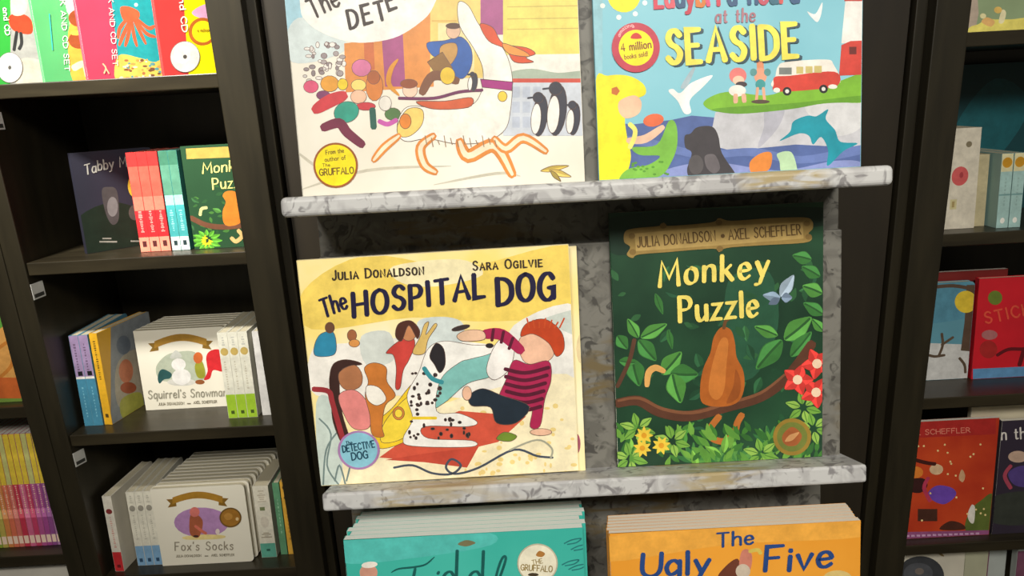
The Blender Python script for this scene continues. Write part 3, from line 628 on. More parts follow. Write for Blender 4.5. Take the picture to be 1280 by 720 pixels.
# ---- middle right: the dark green jungle book
r, F, S = bg_book('picture_book', 'large dark green picture book with jungle leaves and yellow title',
    M_disp(.1015, .8140, -.3215), .2175, .2695, .005, (18, 46, 32), (36, 76, 50), 10, .3, .7, group='large picture books on the display', key='jungle_green')
a = Art(F, (740, 240, 1.894))
rn = random.Random(11)
a.poly((38, 84, 60), [(330, 200), (420, 190), (440, 320), (380, 440), (300, 420), (310, 300)]); a.poly((24, 52, 38), [(44, 60), (540, 36), (545, 80), (300, 100), (60, 150)])
for i in range(70):
    x, y = rn.uniform(60, 540), rn.uniform(170, 640); an = rn.uniform(0, 6.3); L_ = rn.uniform(20, 50)
    a.leaf(rn.choice([(38, 84, 52), (30, 70, 46), (48, 98, 58)]), x, y, x + L_ * math.cos(an), y + L_ * math.sin(an), L_ * .24)
G1, G2, G3, V = (78, 140, 62), (58, 118, 56), (98, 158, 74), (44, 92, 46)
for l in ((110, 345, 84, 300, 14, G1), (115, 345, 178, 312, 16, G1), (110, 350, 152, 400, 20, G2), (95, 395, 112, 460, 22, G2), (165, 432, 212, 378, 22, G1), (185, 430, 252, 432, 24, G2), (190, 430, 210, 500, 24, G1), (150, 240, 168, 290, 9, G2), (440, 340, 384, 318, 15, G1), (450, 350, 388, 420, 24, G2), (455, 350, 520, 296, 24, G1), (470, 390, 520, 330, 18, G2), (180, 325, 190, 372, 8, G2),
          (520, 160, 474, 150, 16, G2), (540, 200, 496, 176, 16, G2), (545, 240, 498, 222, 18, G1), (548, 290, 500, 262, 16, G2), (548, 330, 520, 300, 12, G1), (60, 340, 84, 372, 16, G2), (64, 400, 104, 404, 12, G2)):
    a.leaf(l[5], *l[:5], V)
a.stroke((92, 56, 40), [(60, 500), (110, 494), (160, 520), (230, 530), (320, 508), (400, 484), (460, 440), (520, 360)], 13, True, .15); a.stroke((128, 82, 56), [(62, 494), (112, 488), (170, 514), (240, 522), (320, 500), (398, 476), (456, 432)], 4, True, .3); a.stroke((92, 60, 44), [(60, 460), (88, 400), (100, 350)], 5)
a.stroke((226, 170, 96), [(130, 458), (134, 428), (150, 416), (170, 424)], 8, True, .3)
# orange-brown pear-like form on the branch, a loop of the same colour below
a.poly((176, 96, 36), [(262, 500), (256, 460), (264, 416), (280, 380), (288, 344), (306, 320), (328, 326), (338, 356), (342, 390), (358, 424), (360, 464), (346, 496), (310, 508)]); a.poly((200, 120, 52), [(276, 470), (284, 410), (304, 350), (322, 352), (318, 410), (312, 470), (294, 492)]); a.poly((152, 80, 32), [(340, 420), (352, 450), (346, 486), (318, 500), (334, 460)]); a.stroke((110, 72, 40), [(312, 322), (316, 306), (326, 298)], 4)
a.stroke((186, 110, 48), [(300, 532), (280, 560), (284, 582), (312, 590), (336, 572), (344, 546), (354, 528)], 8)
# butterfly, flowers, lower greenery
a.leaf((120, 140, 160), 446, 250, 404, 244, 12); a.leaf((150, 168, 184), 446, 248, 478, 196, 15); a.leaf((110, 128, 150), 448, 250, 474, 250, 12); a.leaf((96, 112, 134), 444, 252, 418, 266, 9)
for k in range(9):                                                      # fern fans along the foot of the cover
    cx, cy = (240, 640, 300, 650, 345, 640, 420, 600, 400, 650)[2 * (k % 5)], (640, 650, 640, 600, 650)[k % 5]
    for j in range(7): q = math.radians(200 + 23 * j + 5 * k); a.leaf(((52, 112, 60), (70, 134, 66), (90, 152, 72))[(j + k) % 3], cx, cy, cx + 48 * math.cos(q), cy + 48 * math.sin(q), 6)
for i in range(120):
    x = rn.uniform(62, 546); y = rn.uniform(566, 660); an = rn.uniform(3.6, 5.8); L_ = rn.uniform(24, 46); a.leaf(rn.choice([(64, 124, 50), (92, 150, 60), (50, 104, 46), (110, 164, 66)]), x, y, x + L_ * math.cos(an), y + L_ * math.sin(an), L_ * .2)
for cx, cy in ((108, 560), (190, 590), (90, 630), (500, 510), (524, 560), (400, 620)):
    for k in range(6): q = k * 1.05 + .3; a.leaf((150, 192, 86) if k % 2 else (120, 172, 70), cx + 8 * math.cos(q), cy + 8 * math.sin(q), cx + 44 * math.cos(q), cy + 38 * math.sin(q), 9, (80, 130, 50))
def flower(x, y, rr, n, c, cc, w, r0=0):
    for k in range(n): q = r0 + k * 2 * math.pi / n; a.leaf(c, x, y, x + rr * math.cos(q), y + rr * math.sin(q), w)
    a.ell(cc, x, y, rr * .3, rr * .3, n=12)
for x, y, q in ((123, 576, 0), (119, 606, .3), (164, 600, .5)): flower(x, y, 22, 8, (240, 206, 70), (226, 160, 40), 5, q)
for x, y, q in ((530, 474, .2), (486, 444, 0), (532, 406, .5)): flower(x, y, 38, 5, (206, 58, 52), (240, 210, 180), 14, q)
a.build('cover_illustration')
a = Art(F, (740, 240, 1.894), .0009)
B1, B2 = (160, 132, 72), (190, 160, 96)
a.poly(B1, [(78, 94), (100, 86), (160, 80), (170, 72), (180, 80), (280, 72), (300, 62), (330, 68), (420, 62), (500, 60), (520, 68), (522, 86), (512, 98), (520, 110), (500, 120), (400, 126), (320, 132), (300, 142), (286, 134), (180, 142), (110, 148), (96, 156), (82, 148), (90, 130), (76, 118)])
a.poly(B2, [(100, 98), (300, 80), (498, 72), (500, 110), (300, 126), (104, 140)], False)
for x, y in ((94, 104), (96, 142), (168, 80), (300, 72), (302, 134), (508, 74), (512, 106)): a.ell((136, 108, 56), x, y, 8, 7, n=12)
a.text((104, 78, 40), 'JULIA DONALDSON', (108, 131), (292, 115), 24, .07, .2, serif=.6, gap=2.4); a.ell((104, 78, 40), 309, 104, 5, 5, n=12)
a.text((104, 78, 40), 'AXEL SCHEFFLER', (324, 113), (494, 100), 24, .07, .2, serif=.6, gap=2.4)
a.build('author_banner', 'tan scroll banner with the author names')
a = Art(F, (740, 240, 1.894), .0010)
T_ = (240, 220, 110)
a.text(T_, 'Monkey', (160, 222), (416, 200), 58, .10, .6, .5, slant=.10, jit=.35, gap=2.8)
a.text(T_, 'Puzzle', (208, 306), (392, 292), 58, .10, .6, .5, slant=.06, jit=.3, gap=2.4)
a.build('title', 'pale yellow hand-lettered title')
a = Art(F, (740, 240, 1.894), .0010)
a.ell((150, 122, 48), 473, 579, 45, 44, n=36); a.ell((112, 122, 54), 473, 579, 36, 35, n=30); a.poly((164, 92, 48), [(450, 588), (452, 572), (470, 556), (486, 562), (496, 578), (484, 598), (462, 600)]); a.leaf((206, 150, 96), 456, 590, 490, 568, 7); a.build('medallion', 'round gold medallion')

# ---- lower left: teal stack
TG = 'teal books stacked on the low display shelf'
TP = mat_pages('teal_pages', (200, 208, 200), (236, 240, 232), 420)
r, F, S = bg_book('picture_book', 'teal picture book with looped dark lettering, front of its stack',
    M_disp(-.1835, .7640, -.6395), .2415, .2765, .0105, (58, 172, 158), (74, 186, 170), 6, group=TG, key='teal_cover', pages=TP)
a = Art(F, (400, 580, 3.556))
a.poly((84, 190, 182), [(100, 340), (700, 300), (760, 360), (400, 420), (105, 440)])
for x, y in ((1120, 345), (1150, 372), (1110, 440), (1140, 460)): a.stroke((40, 120, 120), [(x - 34, y + 8), (x, y - 8), (x + 40, y - 14), (x + 20, y + 4), (x - 20, y + 12)], 3)
a.ell((206, 150, 130), 216, 482, 40, 36); a.ell((236, 230, 220), 220, 448, 36, 14, -6); a.poly((120, 116, 84), [(612, 356), (650, 338), (692, 350), (650, 366)])
a.build('cover_illustration')
a = Art(F, (400, 580, 3.556), .0009)
K_ = (24, 92, 88)
a.stroke(K_, [(318, 480), (350, 464), (420, 456), (470, 444), (508, 412)], 4.5, True, .6); a.stroke(K_, [(424, 462), (416, 500), (398, 600), (370, 640)], 7, True, .3)
a.stroke(K_, [(500, 540), (484, 610), (500, 626)], 5); a.stroke(K_, [(524, 486), (528, 478)], 6, False)
a.text(K_, 'd', (530, 628), (606, 624), 240, .028, .3, slant=.14); a.text(K_, 'd', (646, 622), (722, 618), 232, .028, .3, slant=.14)
a.stroke(K_, [(756, 610), (800, 500), (826, 420), (812, 414), (790, 470), (772, 560), (790, 618)], 5.5); a.text(K_, 'er', (820, 616), (930, 612), 150, .035, .3, slant=.1)
a.build('title', 'dark teal looped title')
a = Art(F, (400, 580, 3.556), .0009)
a.ell((190, 184, 160), 967, 440, 90, 88, n=36); a.ell((236, 230, 206), 967, 440, 84, 82, n=36); a.poly((176, 122, 60), [(960, 404), (975, 384), (1000, 396), (985, 412)]); a.text((150, 130, 80), 'THE', (944, 446), (990, 438), 20, .08); a.text((150, 130, 80), 'GRUFFALO', (892, 470), (1032, 478), 26, .08); a.ell((70, 60, 44), 948, 490, 24, 8, n=12)
a.build('sticker', 'round cream sticker')
ORD = ['second', 'third', 'fourth', 'fifth', 'sixth', 'seventh', 'eighth', 'ninth', 'tenth']
for k in range(1, 7):
    copy_book(r, M_disp(-.1835 + (.004, -.001, .003, .006, .002, .005)[k - 1], .7640 + k * .0107, -.6395 - k * .0006),
              'teal picture book, %s copy from the front of the teal stack' % ORD[k - 1], TG)
# ---- lower right: orange stack
UG = 'orange books stacked on the low display shelf'
UP = mat_pages('orange_pages', (206, 192, 172), (236, 226, 208), 420)
r, F, S = bg_book('picture_book', 'orange picture book with blue lettering, front of its stack',
    M_disp(.0825, .7500, -.6390), .2500, .2745, .0075, (224, 150, 48), (236, 164, 60), 6, group=UG, key='orange_cover', pages=UP)
a = Art(F, (730, 580, 3.282))
a.poly((236, 170, 70), [(96, 300), (600, 250), (1130, 230), (1130, 300), (600, 330), (100, 400)])
a.poly((110, 60, 44), [(548, 470), (580, 420), (630, 388), (640, 440), (620, 480)]); a.poly((206, 130, 110), [(636, 420), (646, 360), (672, 350), (690, 380), (680, 440), (650, 460)]); a.stroke((214, 190, 90), [(680, 358), (712, 352), (724, 366)], 8); a.ell((206, 190, 170), 652, 440, 30, 30); a.ell((216, 190, 120), 1040, 470, 60, 34)
a.build('cover_illustration')
a = Art(F, (730, 580, 3.282), .0009); BL_ = (40, 72, 132)
a.text(BL_, 'The', (545, 338), (694, 326), 56, .095, .3, slant=.06, jit=.3); a.text(BL_, 'Ugly', (236, 462), (510, 446), 92, .10, .3, slant=.08, jit=.5); a.text(BL_, 'Five', (742, 440), (1015, 420), 98, .095, .3, slant=.12, jit=.5)
a.build('title', 'dark blue brush-lettered title')
for k in range(1, 6):
    copy_book(r, M_disp(.0825 + (-.002, .001, .0035, .006, .008)[k - 1] * .5, .7500 + k * .0077, -.6390 - k * .0004),
              'orange picture book, %s copy from the front of the orange stack' % ORD[k - 1], UG)

# ================================================================== books on the bookcases
def ribbon_banner(a, c, x0, y0, x1, y1, h, bow):
    """a curved gold scroll with two tails"""
    n = 12; top = []; bot = []
    for i in range(n + 1):
        t = i / n; x = x0 + (x1 - x0) * t; y = y0 + (y1 - y0) * t - bow * math.sin(math.pi * t); top.append((x, y)); bot.append((x, y + h))
    a.poly(tuple(int(v * .8) for v in c), [(x0 - h * .9, y0 + h * .3), (x0 + h * .5, y0 + h * .2), (x0 + h * .6, y0 + h * 1.3), (x0 - h * .7, y0 + h * 1.5), (x0 - h * .3, y0 + h * .9)], False)
    a.poly(tuple(int(v * .8) for v in c), [(x1 + h * .9, y1 + h * .3), (x1 - h * .5, y1 + h * .2), (x1 - h * .6, y1 + h * 1.3), (x1 + h * .7, y1 + h * 1.5), (x1 + h * .3, y1 + h * .9)], False)
    a.poly(c, top + bot[::-1], False)
def spine_book(name, label, xr, y, z, t, h, depth, cover, bands, group=None, board=True, rz=SPINE, art=None, roll=0.0, pages=None):
    """a book standing spine outwards; xr = its right side; bands: (colour, from, to) in fractions of the height"""
    r, F, S = book(name, label, M_shelf(xr, y, z, rz, 0, roll), depth, h, t, cover, board=board, group=group, pages=pages)
    a = Art(S)
    for c, b0, b1 in bands: a.rect(c, 0.0, b0, 1.0, b1)
    if art: art(a)
    a.build('spine_print')
    return r, F, S
def marks(a, c, x, y0, y1, n, w=.12, seed=0):
    rn = random.Random(seed)
    n *= 2
    for i in range(n):
        ya = y0 + (y1 - y0) * i / n; yb = ya + (y1 - y0) / n * rn.uniform(.4, .7); q = rn.uniform(.3, 1); a.rect(c, x - w * q, ya, x + w * q, yb)

# ---- left bookcase, top shelf: four covers fanned out
z = Ls[1]; AN = math.radians(50)
CDG = 'book and disc sets fanned on the top left shelf'
def disc(a, x, y, rx, ry, c1=(226, 220, 214), c2=(240, 234, 226)):
    a.ell((120, 112, 108), x, y, rx + 2.5, ry + 2.5, n=30); a.ell(c1, x, y, rx, ry, n=30); a.ell(c2, x - rx * .2, y - ry * .15, rx * .6, ry * .6, n=20); a.ell((90, 86, 84), x, y, rx * .14, ry * .14, n=12)
r, F, S = book('disc_book', 'book and disc set with bright green band and grey picture, leftmost on the top shelf', M_shelf(-.860, 1.425, z, AN), .2, .255, .008, (52, 160, 60), group=CDG)
a = Art(F, (0, 0, 4)); a.rect((166, 164, 160), 52, -900, 900, 500); a.poly((146, 144, 132), [(180, -300), (240, -300), (250, 260), (200, 240), (190, 120)]); a.poly((196, 186, 172), [(100, 300), (200, 300), (260, 330), (260, 430), (90, 430)]); a.poly((214, 70, 44), [(46, 80), (120, 72), (160, 110), (154, 170), (64, 150)]); a.stroke((54, 52, 54), [(84, 160), (70, 250)], 8); a.stroke((54, 52, 54), [(104, 165), (108, 215), (96, 245)], 8); a.poly((222, 190, 176), [(60, -40), (130, -60), (130, 60), (60, 70)]); a.rect((206, 196, 150), 190, 160, 218, 245)
a.build('cover_illustration'); a = Art(F, (0, 0, 4), .0008); a.text((240, 246, 230), 'and CD', (14, 40), (26, 176), 24, .1, yup=-1); a.build('lettering'); a = Art(F, (0, 0, 4), .0008); disc(a, 48, 338, 62, 74); a.build('disc_print')
r, F, S = book('disc_book', 'book and disc set with mid-green band over brown and orange picture, on the top shelf', M_shelf(-.777, 1.425, z, AN), .2, .255, .008, (86, 172, 106), group=CDG)
a = Art(F, (0, 0, 4)); a.poly((214, 196, 160), [(330, -900), (335, 0), (380, 440), (1100, 440), (1100, -900)], False); a.poly((230, 170, 70), [(350, 120), (500, 140), (520, 420), (370, 420)]); a.poly((196, 206, 200), [(330, -300), (480, -300), (470, 40), (335, 60)])
for y in (90, 200): a.ell((150, 78, 44), 396, y, 54, 44); a.ell((196, 120, 70), 430, y + 30, 30, 22); a.poly((150, 78, 44), [(430, y - 46), (450, y - 60), (448, y - 20)])
a.stroke((246, 226, 180), [(370, 340), (420, 320), (440, 380)], 16); a.stroke((246, 240, 226), [(470, 330), (460, 380), (440, 400)], 12); a.ell((246, 208, 80), 380, 165, 28, 12)
a.build('cover_illustration'); a = Art(F, (0, 0, 4), .0008); a.text((236, 244, 224), 'PICTURE BOOK AND CD SET', (276, -330), (324, 356), 24, .08); a.stroke((60, 190, 180), [(246, 70), (262, 250)], 2.5, False); a.build('lettering')
r, F, S = book('disc_book', 'book and disc set with pink-red band and teal undersea picture, on the top shelf', M_shelf(-.703, 1.425, z, AN), .2, .255, .008, (214, 66, 92), group=CDG)
a = Art(F, (0, 0, 4)); a.poly((40, 156, 160), [(540, -900), (556, 0), (608, 440), (1300, 440), (1300, -900)], False); a.poly((228, 190, 90), [(590, 280), (700, 290), (780, 310), (860, 260), (860, 420), (600, 430)]); 
rn = random.Random(2)
for i in range(60): a.ell(rn.choice([(240, 226, 190), (170, 110, 70), (226, 150, 80), (120, 84, 60), (90, 150, 150)]), rn.uniform(606, 850), rn.uniform(300, 395), rn.uniform(5, 14), rn.uniform(4, 8), n=9)
for p in ([(640, 90), (600, 140), (590, 190)], [(650, 100), (618, 170), (596, 226)], [(655, 110), (640, 180), (626, 230)], [(660, 110), (670, 180), (684, 230)], [(670, 100), (700, 160), (728, 218)], [(676, 96), (730, 166), (776, 184)], [(680, 90), (740, 140), (772, 130)]): a.stroke((222, 96, 62), p, 9, True, .4)
a.poly((226, 100, 64), [(600, 40), (640, 32), (692, 56), (694, 90), (660, 110), (618, 104)])
for x, y in ((770, 44), (788, 78), (800, 102), (790, 54), (680, 24)): a.ell((236, 244, 240), x, y, 9, 9, n=12)
for p in ([(850, 340), (812, 290), (800, 255)], [(856, 320), (846, 260), (840, 215)]): a.stroke((224, 160, 70), p, 10, True, .5)
a.build('cover_illustration'); a = Art(F, (0, 0, 4), .0008); a.text((250, 226, 214), 'PICTURE BOOK AND CD SET', (518, -330), (564, 330), 24, .08); a.stroke((250, 190, 150), [(514, 320), (528, 340), (520, 366)], 4); a.stroke((250, 190, 150), [(528, 340), (544, 368)], 3); a.build('lettering')
r, F, S = book('disc_book', 'yellow book and disc set with red band beside the dark stile, on the top shelf', M_shelf(-.573, 1.425, z, math.radians(48)), .19, .255, .008, (214, 64, 62), group=CDG)
a = Art(F, (0, 0, 4)); a.poly((248, 232, 16), [(900, -900), (918, 0), (948, 440), (1500, 440), (1500, -900)], False); a.poly((226, 170, 206), [(960, 60), (1030, 20), (1120, 20), (1120, 110), (1000, 90)])
a.ell((190, 104, 40), 1012, 158, 70, 70, n=30); a.ell((250, 236, 30), 1014, 158, 54, 54, n=26); a.build('cover_illustration'); a = Art(F, (0, 0, 4), .0008); a.text((250, 236, 220), 'BOOK and CD', (872, -240), (910, 160), 28, .1); a.build('lettering'); a = Art(F, (0, 0, 4), .0008); disc(a, 924, 284, 72, 76); a.build('disc_print'); a = Art(F, (0, 0, 4), .0008); a.text((150, 100, 30), '4 million', (985, 160), (1045, 156), 14, .1); a.build('sticker_lettering')

# ---- left bookcase, second shelf
z = Ls[2]
r, F, S = book('board_book', 'dark night-blue board book turned sideways, left of the red spines', M_shelf(-.797, 1.475, z, math.radians(46)), .15, .188, .012, (44, 44, 56), board=True)
a = Art(F, (0, 160, 3.556)); a.poly((28, 40, 30), [(330, 420), (500, 330), (660, 400), (660, 580), (380, 580)]); a.ell((226, 186, 60), 600, 256, 32, 52); a.poly((74, 70, 70), [(452, 280), (480, 262), (520, 280), (528, 400), (500, 430), (470, 380)]); a.ell((120, 116, 116), 500, 350, 24, 44); a.ell((84, 74, 70), 598, 376, 26, 34); a.rect((150, 146, 136), 442, 502, 520, 509); a.rect((150, 146, 136), 455, 488, 495, 494); a.rect((150, 146, 136), 580, 500, 640, 506); a.build('cover_illustration')
a = Art(F, (0, 160, 3.556), .0008); a.text((170, 168, 160), 'Tabby McTat', (378, 208), (668, 178), 44, .07, .3, jit=.5, bow=.4); a.build('title')
RG = 'red spines on the second shelf'
for i, (x, lb) in enumerate(((-.671, 'red board book spine, leftmost of the three red spines'), (-.652, 'red board book spine, middle of the three red spines'), (-.633, 'red board book spine, rightmost of the three red spines'))):
    def art(a, i=i):
        a.rect((236, 120, 100), 0, .42, 1, .56); marks(a, (240, 160, 150), .5, .20, .42, 6, .2, i); a.rect((90, 40, 40), .3, .05, .7, .11)
    spine_book('board_book', lb, x, 1.462, z, .0186, .184, .15, (206, 52, 50), [((236, 150, 124), 0, .15), ((204, 44, 50), .15, .48), ((226, 90, 74), .48, .86), ((206, 50, 48), .86, 1)], RG, art=art)
BG = 'blue-green spines on the second shelf'
for i, (x, lb) in enumerate(((-.614, 'blue-green board book spine next to the red spines'), (-.597, 'blue-green board book spine next to the jungle cover'))):
    def art(a, i=i): marks(a, (150, 214, 210), .5, .20, .42, 5, .2, i + 4); a.rect((40, 60, 64), .3, .05, .7, .1)
    spine_book('board_book', lb, x, 1.462, z, .0166, .184, .15, (70, 150, 140), [((226, 232, 226), 0, .14), ((70, 166, 168), .14, .46), ((160, 214, 206), .46, .56), ((90, 146, 122), .56, .86), ((64, 120, 96), .86, 1)], BG, art=art)
r, F, S = book('board_book', 'small dark green jungle board book half hidden by the stile', M_shelf(-.589, 1.462, z), .153, .190, .014, (36, 72, 44), board=True)
a = Art(F, (0, 160, 3.556)); rn = random.Random(8)
for i in range(34):
    x, y = rn.uniform(835, 1090), rn.uniform(240, 540); an = rn.uniform(0, 6.3); l = rn.uniform(20, 46); a.leaf(rn.choice([(54, 98, 50), (70, 120, 54), (44, 84, 48)]), x, y, x + l * math.cos(an), y + l * math.sin(an), l * .25)
a.stroke((110, 70, 50), [(850, 400), (920, 432), (1000, 440), (1100, 430)], 12); a.poly((206, 120, 40), [(994, 420), (990, 370), (1004, 330), (990, 300), (1010, 280), (1050, 286), (1060, 330), (1076, 370), (1070, 420), (1020, 436)]); a.stroke((206, 170, 110), [(1060, 456), (1076, 480), (1050, 504), (1030, 490)], 9); a.stroke((190, 190, 130), [(890, 386), (896, 360), (918, 354)], 7)
for x, y in ((904, 490), (938, 512), (905, 516)):
    for k in range(6): q = k * 1.05; a.leaf((244, 214, 40), x, y, x + 20 * math.cos(q), y + 20 * math.sin(q), 6)
for k in range(12): q = k * .52; a.leaf((84, 150, 46), 920 + 20 * math.cos(q), 500 + 20 * math.sin(q), 920 + 70 * math.cos(q), 500 + 50 * math.sin(q), 10)
a.poly((190, 156, 76), [(826, 92), (1100, 78), (1100, 128), (830, 138)], False); a.build('cover_illustration')
a = Art(F, (0, 160, 3.556), .0008); a.text((236, 220, 130), 'Monkey', (902, 202), (1110, 184), 46, .075, .4, slant=.08); a.text((236, 220, 130), 'Puzzle', (948, 272), (1110, 260), 48, .075, .4); a.build('title')

# ---- left bookcase, third shelf
z = Ls[3]
PG = 'purple and blue spines on the third shelf'
for i, (x, lb) in enumerate(((-.849, 'purple and blue board book spine at the left end of the third shelf'), (-.8305, 'purple and blue board book spine touching the yellow spine'))):
    def art(a, i=i): marks(a, (112, 92, 120), .45, .62, .92, 5, .14, i); a.rect((30, 30, 34), .3, .56, .8, .61); a.rect((236, 232, 224), 0, .525, 1, .55); marks(a, (120, 180, 200), .5, .1, .45, 5, .1, i + 9)
    spine_book('board_book', lb, x, 1.455, z, .0182, .188, .17, (92, 150, 176), [((70, 136, 164), 0, .53), ((160, 138, 176), .53, 1)], PG, art=art)
def art(a): marks(a, (110, 84, 30), .5, .5, .93, 9, .16, 3); a.rect((90, 70, 30), .3, .08, .7, .12)
r, F, S = spine_book('board_book', 'yellow board book spine turned to show its grey farmyard cover', -.812, 1.455, z, .017, .19, .17, (224, 170, 44), [((230, 176, 44), 0, 1)], None, art=art, rz=math.radians(80))
a = Art(F, (0, 360, 3.368)); a.rect((140, 146, 150), 466, 100, 700, 600); a.poly((176, 168, 150), [(490, 330), (560, 260), (600, 300), (600, 480), (500, 500)]); a.ell((206, 130, 96), 530, 350, 30, 50); a.ell((170, 90, 60), 540, 420, 34, 24); a.poly((176, 176, 80), [(510, 470), (590, 440), (600, 520), (520, 550)]); a.ell((110, 120, 132), 520, 240, 30, 40); a.build('cover_illustration')
SG = 'snow-scene board books on the third shelf'
CREAM = mat_mix('cream_board', (222, 217, 200), (228, 223, 207), 5, .45)
r, F, S = book('board_book', 'cream board book with gold scroll and snow scene, front of its row', M_shelf(-.775, 1.525, z), .186, .172, .018, (226, 221, 204), board=True, group=SG, mat=CREAM)
a = Art(F, (0, 360, 3.368)); ribbon_banner(a, (172, 130, 52), 650, 224, 870, 214, 30, 26)
a.poly((176, 184, 164), [(656, 340), (690, 290), (740, 270), (820, 270), (860, 330), (850, 390), (690, 392)]); a.ell((206, 204, 196), 764, 396, 60, 16); a.ell((226, 224, 220), 764, 374, 40, 34); a.ell((230, 228, 224), 752, 322, 30, 26); a.poly((196, 198, 190), [(716, 296), (740, 262), (766, 290)]); a.poly((44, 84, 84), [(664, 380), (672, 350), (690, 342), (722, 360), (716, 380), (690, 386), (672, 402)]); a.poly((150, 150, 50), [(820, 330), (840, 300), (860, 330), (862, 376), (832, 376)]); a.ell((196, 100, 50), 834, 294, 20, 24); a.poly((206, 44, 50), [(868, 290), (890, 262), (930, 262), (942, 300), (940, 350), (898, 346), (884, 380), (858, 386), (874, 350)]); a.ell((150, 90, 50), 842, 396, 20, 10)
a.build('cover_illustration'); a = Art(F, (0, 360, 3.368), .0008); a.text((150, 146, 130), "Squirrel's Snowman", (626, 466), (956, 454), 34, .07, gap=2.2); a.text((120, 112, 92), 'JULIA DONALDSON', (668, 494), (776, 490), 11, .08); a.text((120, 112, 92), 'AXEL SCHEFFLER', (816, 487), (914, 483), 11, .08); a.rect((120, 112, 92), 788, 484, 804, 488); a.build('title')
for k in range(1, 6): copy_book(r, M_shelf(-.775 + .0035 * k, 1.525 + .0183 * k, z), 'cream snow-scene board book, %s from the front of its row' % ORD[k - 1], SG)
LG = 'white and lime spines on the third shelf'
for i, (x, lb) in enumerate(((-.560, 'white and lime spine, left of the three'), (-.5405, 'white and lime spine, middle of the three'), (-.521, 'white and lime spine, right of the three'))):
    def art(a, i=i): a.ell((186, 160, 90), .5, .78, .4, .045, n=16); marks(a, (196, 190, 170), .4, .34, .68, 6, .12, i); marks(a, (190, 190, 180), .5, .85, .96, 2, .2, i); a.rect((70, 90, 30), .35, .05, .7, .09)
    spine_book('board_book', lb, x, 1.455, z, .0192, .178, .17, (216, 214, 198), [((158, 196, 52), 0, .28), ((222, 220, 204), .28, 1)], LG, art=art)
spine_book('board_book', 'plain white spine leaning beside the lime spines', -.4955, 1.462, z, .018, .175, .17, (214, 212, 206), [((216, 214, 210), 0, 1)], None, roll=0.0)

# ---- left bookcase, fourth shelf
z = Ls[4]
def art(a): a.ell((130, 50, 50), .5, .80, .34, .035, n=16); marks(a, (214, 160, 150), .5, .32, .74, 8, .14, 2); a.rect((120, 30, 36), .3, .05, .7, .09)
spine_book('board_book', 'white board book spine with red foot at the left end of the fourth shelf', -.842, 1.428, z, .0195, .172, .17, (216, 210, 194), [((206, 50, 56), 0, .26), ((226, 220, 206), .26, 1)], None, art=art, rz=math.radians(86))
WG = 'white and blue spines on the fourth shelf'
for i, (x, lb) in enumerate(((-.804, 'white and pale blue spine, left of the three'), (-.7865, 'white and pale blue spine, middle of the three'), (-.769, 'white and pale blue spine, touching the fox-scene cover'))):
    def art(a, i=i): a.ell((150, 146, 134), .5, .78, .36, .04, n=14); marks(a, (196, 192, 176), .5, .36, .7, 6, .14, i); marks(a, (196, 192, 176), .5, .85, .96, 2, .2, i); a.rect((50, 80, 110), .3, .05, .7, .1)
    spine_book('board_book', lb, x, 1.446, z, .0172, .170, .17, (216, 212, 196), [((128, 170, 206), 0, .27), ((224, 220, 204), .27, 1)], WG, art=art)
FG = 'fox-scene board books on the fourth shelf'
r, F, S = book('board_book', 'cream board book with gold scroll and purple oval, front of its row', M_shelf(-.7665, 1.440, z), .193, .176, .0155, (232, 227, 212), board=True, group=FG, mat=CREAM)
a = Art(F, (120, 560, 4.5)); ribbon_banner(a, (168, 124, 44), 430, 278, 712, 272, 38, 30)
a.ell((176, 134, 182), 594, 418, 155, 84); a.poly((226, 206, 140), [(490, 500), (600, 486), (720, 492), (700, 510), (520, 516)]); a.poly((166, 92, 62), [(530, 380), (560, 370), (596, 400), (600, 440), (580, 500), (548, 500), (526, 470)]); a.ell((214, 120, 110), 555, 360, 28, 28); a.stroke((206, 110, 90), [(560, 440), (600, 470), (618, 480)], 9); a.ell((60, 44, 40), 562, 496, 16, 6, n=12); a.ell((232, 214, 206), 684, 470, 12, 16)
a.build('cover_illustration'); a = Art(F, (120, 560, 4.5), .0009); a.ell((112, 82, 36), 757, 390, 62, 56, n=32); a.ell((160, 112, 44), 757, 390, 54, 48, n=30); a.ell((186, 136, 64), 745, 384, 24, 20); a.ell((220, 190, 140), 795, 398, 9, 10, n=10); a.build('medallion')
a = Art(F, (120, 560, 4.5), .0008); a.text((150, 142, 124), "Fox's Socks", (446, 576), (772, 570), 46, .065, gap=2.8); a.text((120, 112, 92), 'JULIA DONALDSON', (452, 614), (592, 610), 13, .08); a.text((120, 112, 92), 'AXEL SCHEFFLER', (650, 609), (778, 606), 13, .08); a.rect((120, 112, 92), 612, 604, 632, 609); a.build('title')
for k in range(1, 11): copy_book(r, M_shelf(-.7665 + .0025 * k + .002 * (k % 2), 1.440 + .0162 * k, z), 'cream fox-scene board book, %s from the front of its row' % (ORD + ['eleventh'])[k - 1], FG)
def art(a): a.rect((120, 130, 90), .3, .66, .62, .71); a.ell((206, 198, 182), .5, .5, .28, .08, n=12); marks(a, (160, 150, 130), .5, .28, .36, 2, .36, 2); marks(a, (190, 180, 160), .5, .78, .95, 3, .3, 1); a.rect((40, 90, 80), .38, .09, .62, .12)
spine_book('board_book', 'cream board book spine with a green foot, right of the fox-scene cover', -.5285, 1.452, z, .0325, .165, .14, (214, 208, 190), [((94, 166, 146), 0, .2), ((220, 215, 198), .2, 1)], None, art=art)
def art(a): marks(a, (150, 196, 160), .5, .3, .8, 5, .1, 2)
spine_book('board_book', 'slim green spine between the green-footed book and the yellow spine', -.508, 1.460, z, .014, .166, .15, (92, 140, 106), [((96, 150, 112), 0, 1)], None, art=art)
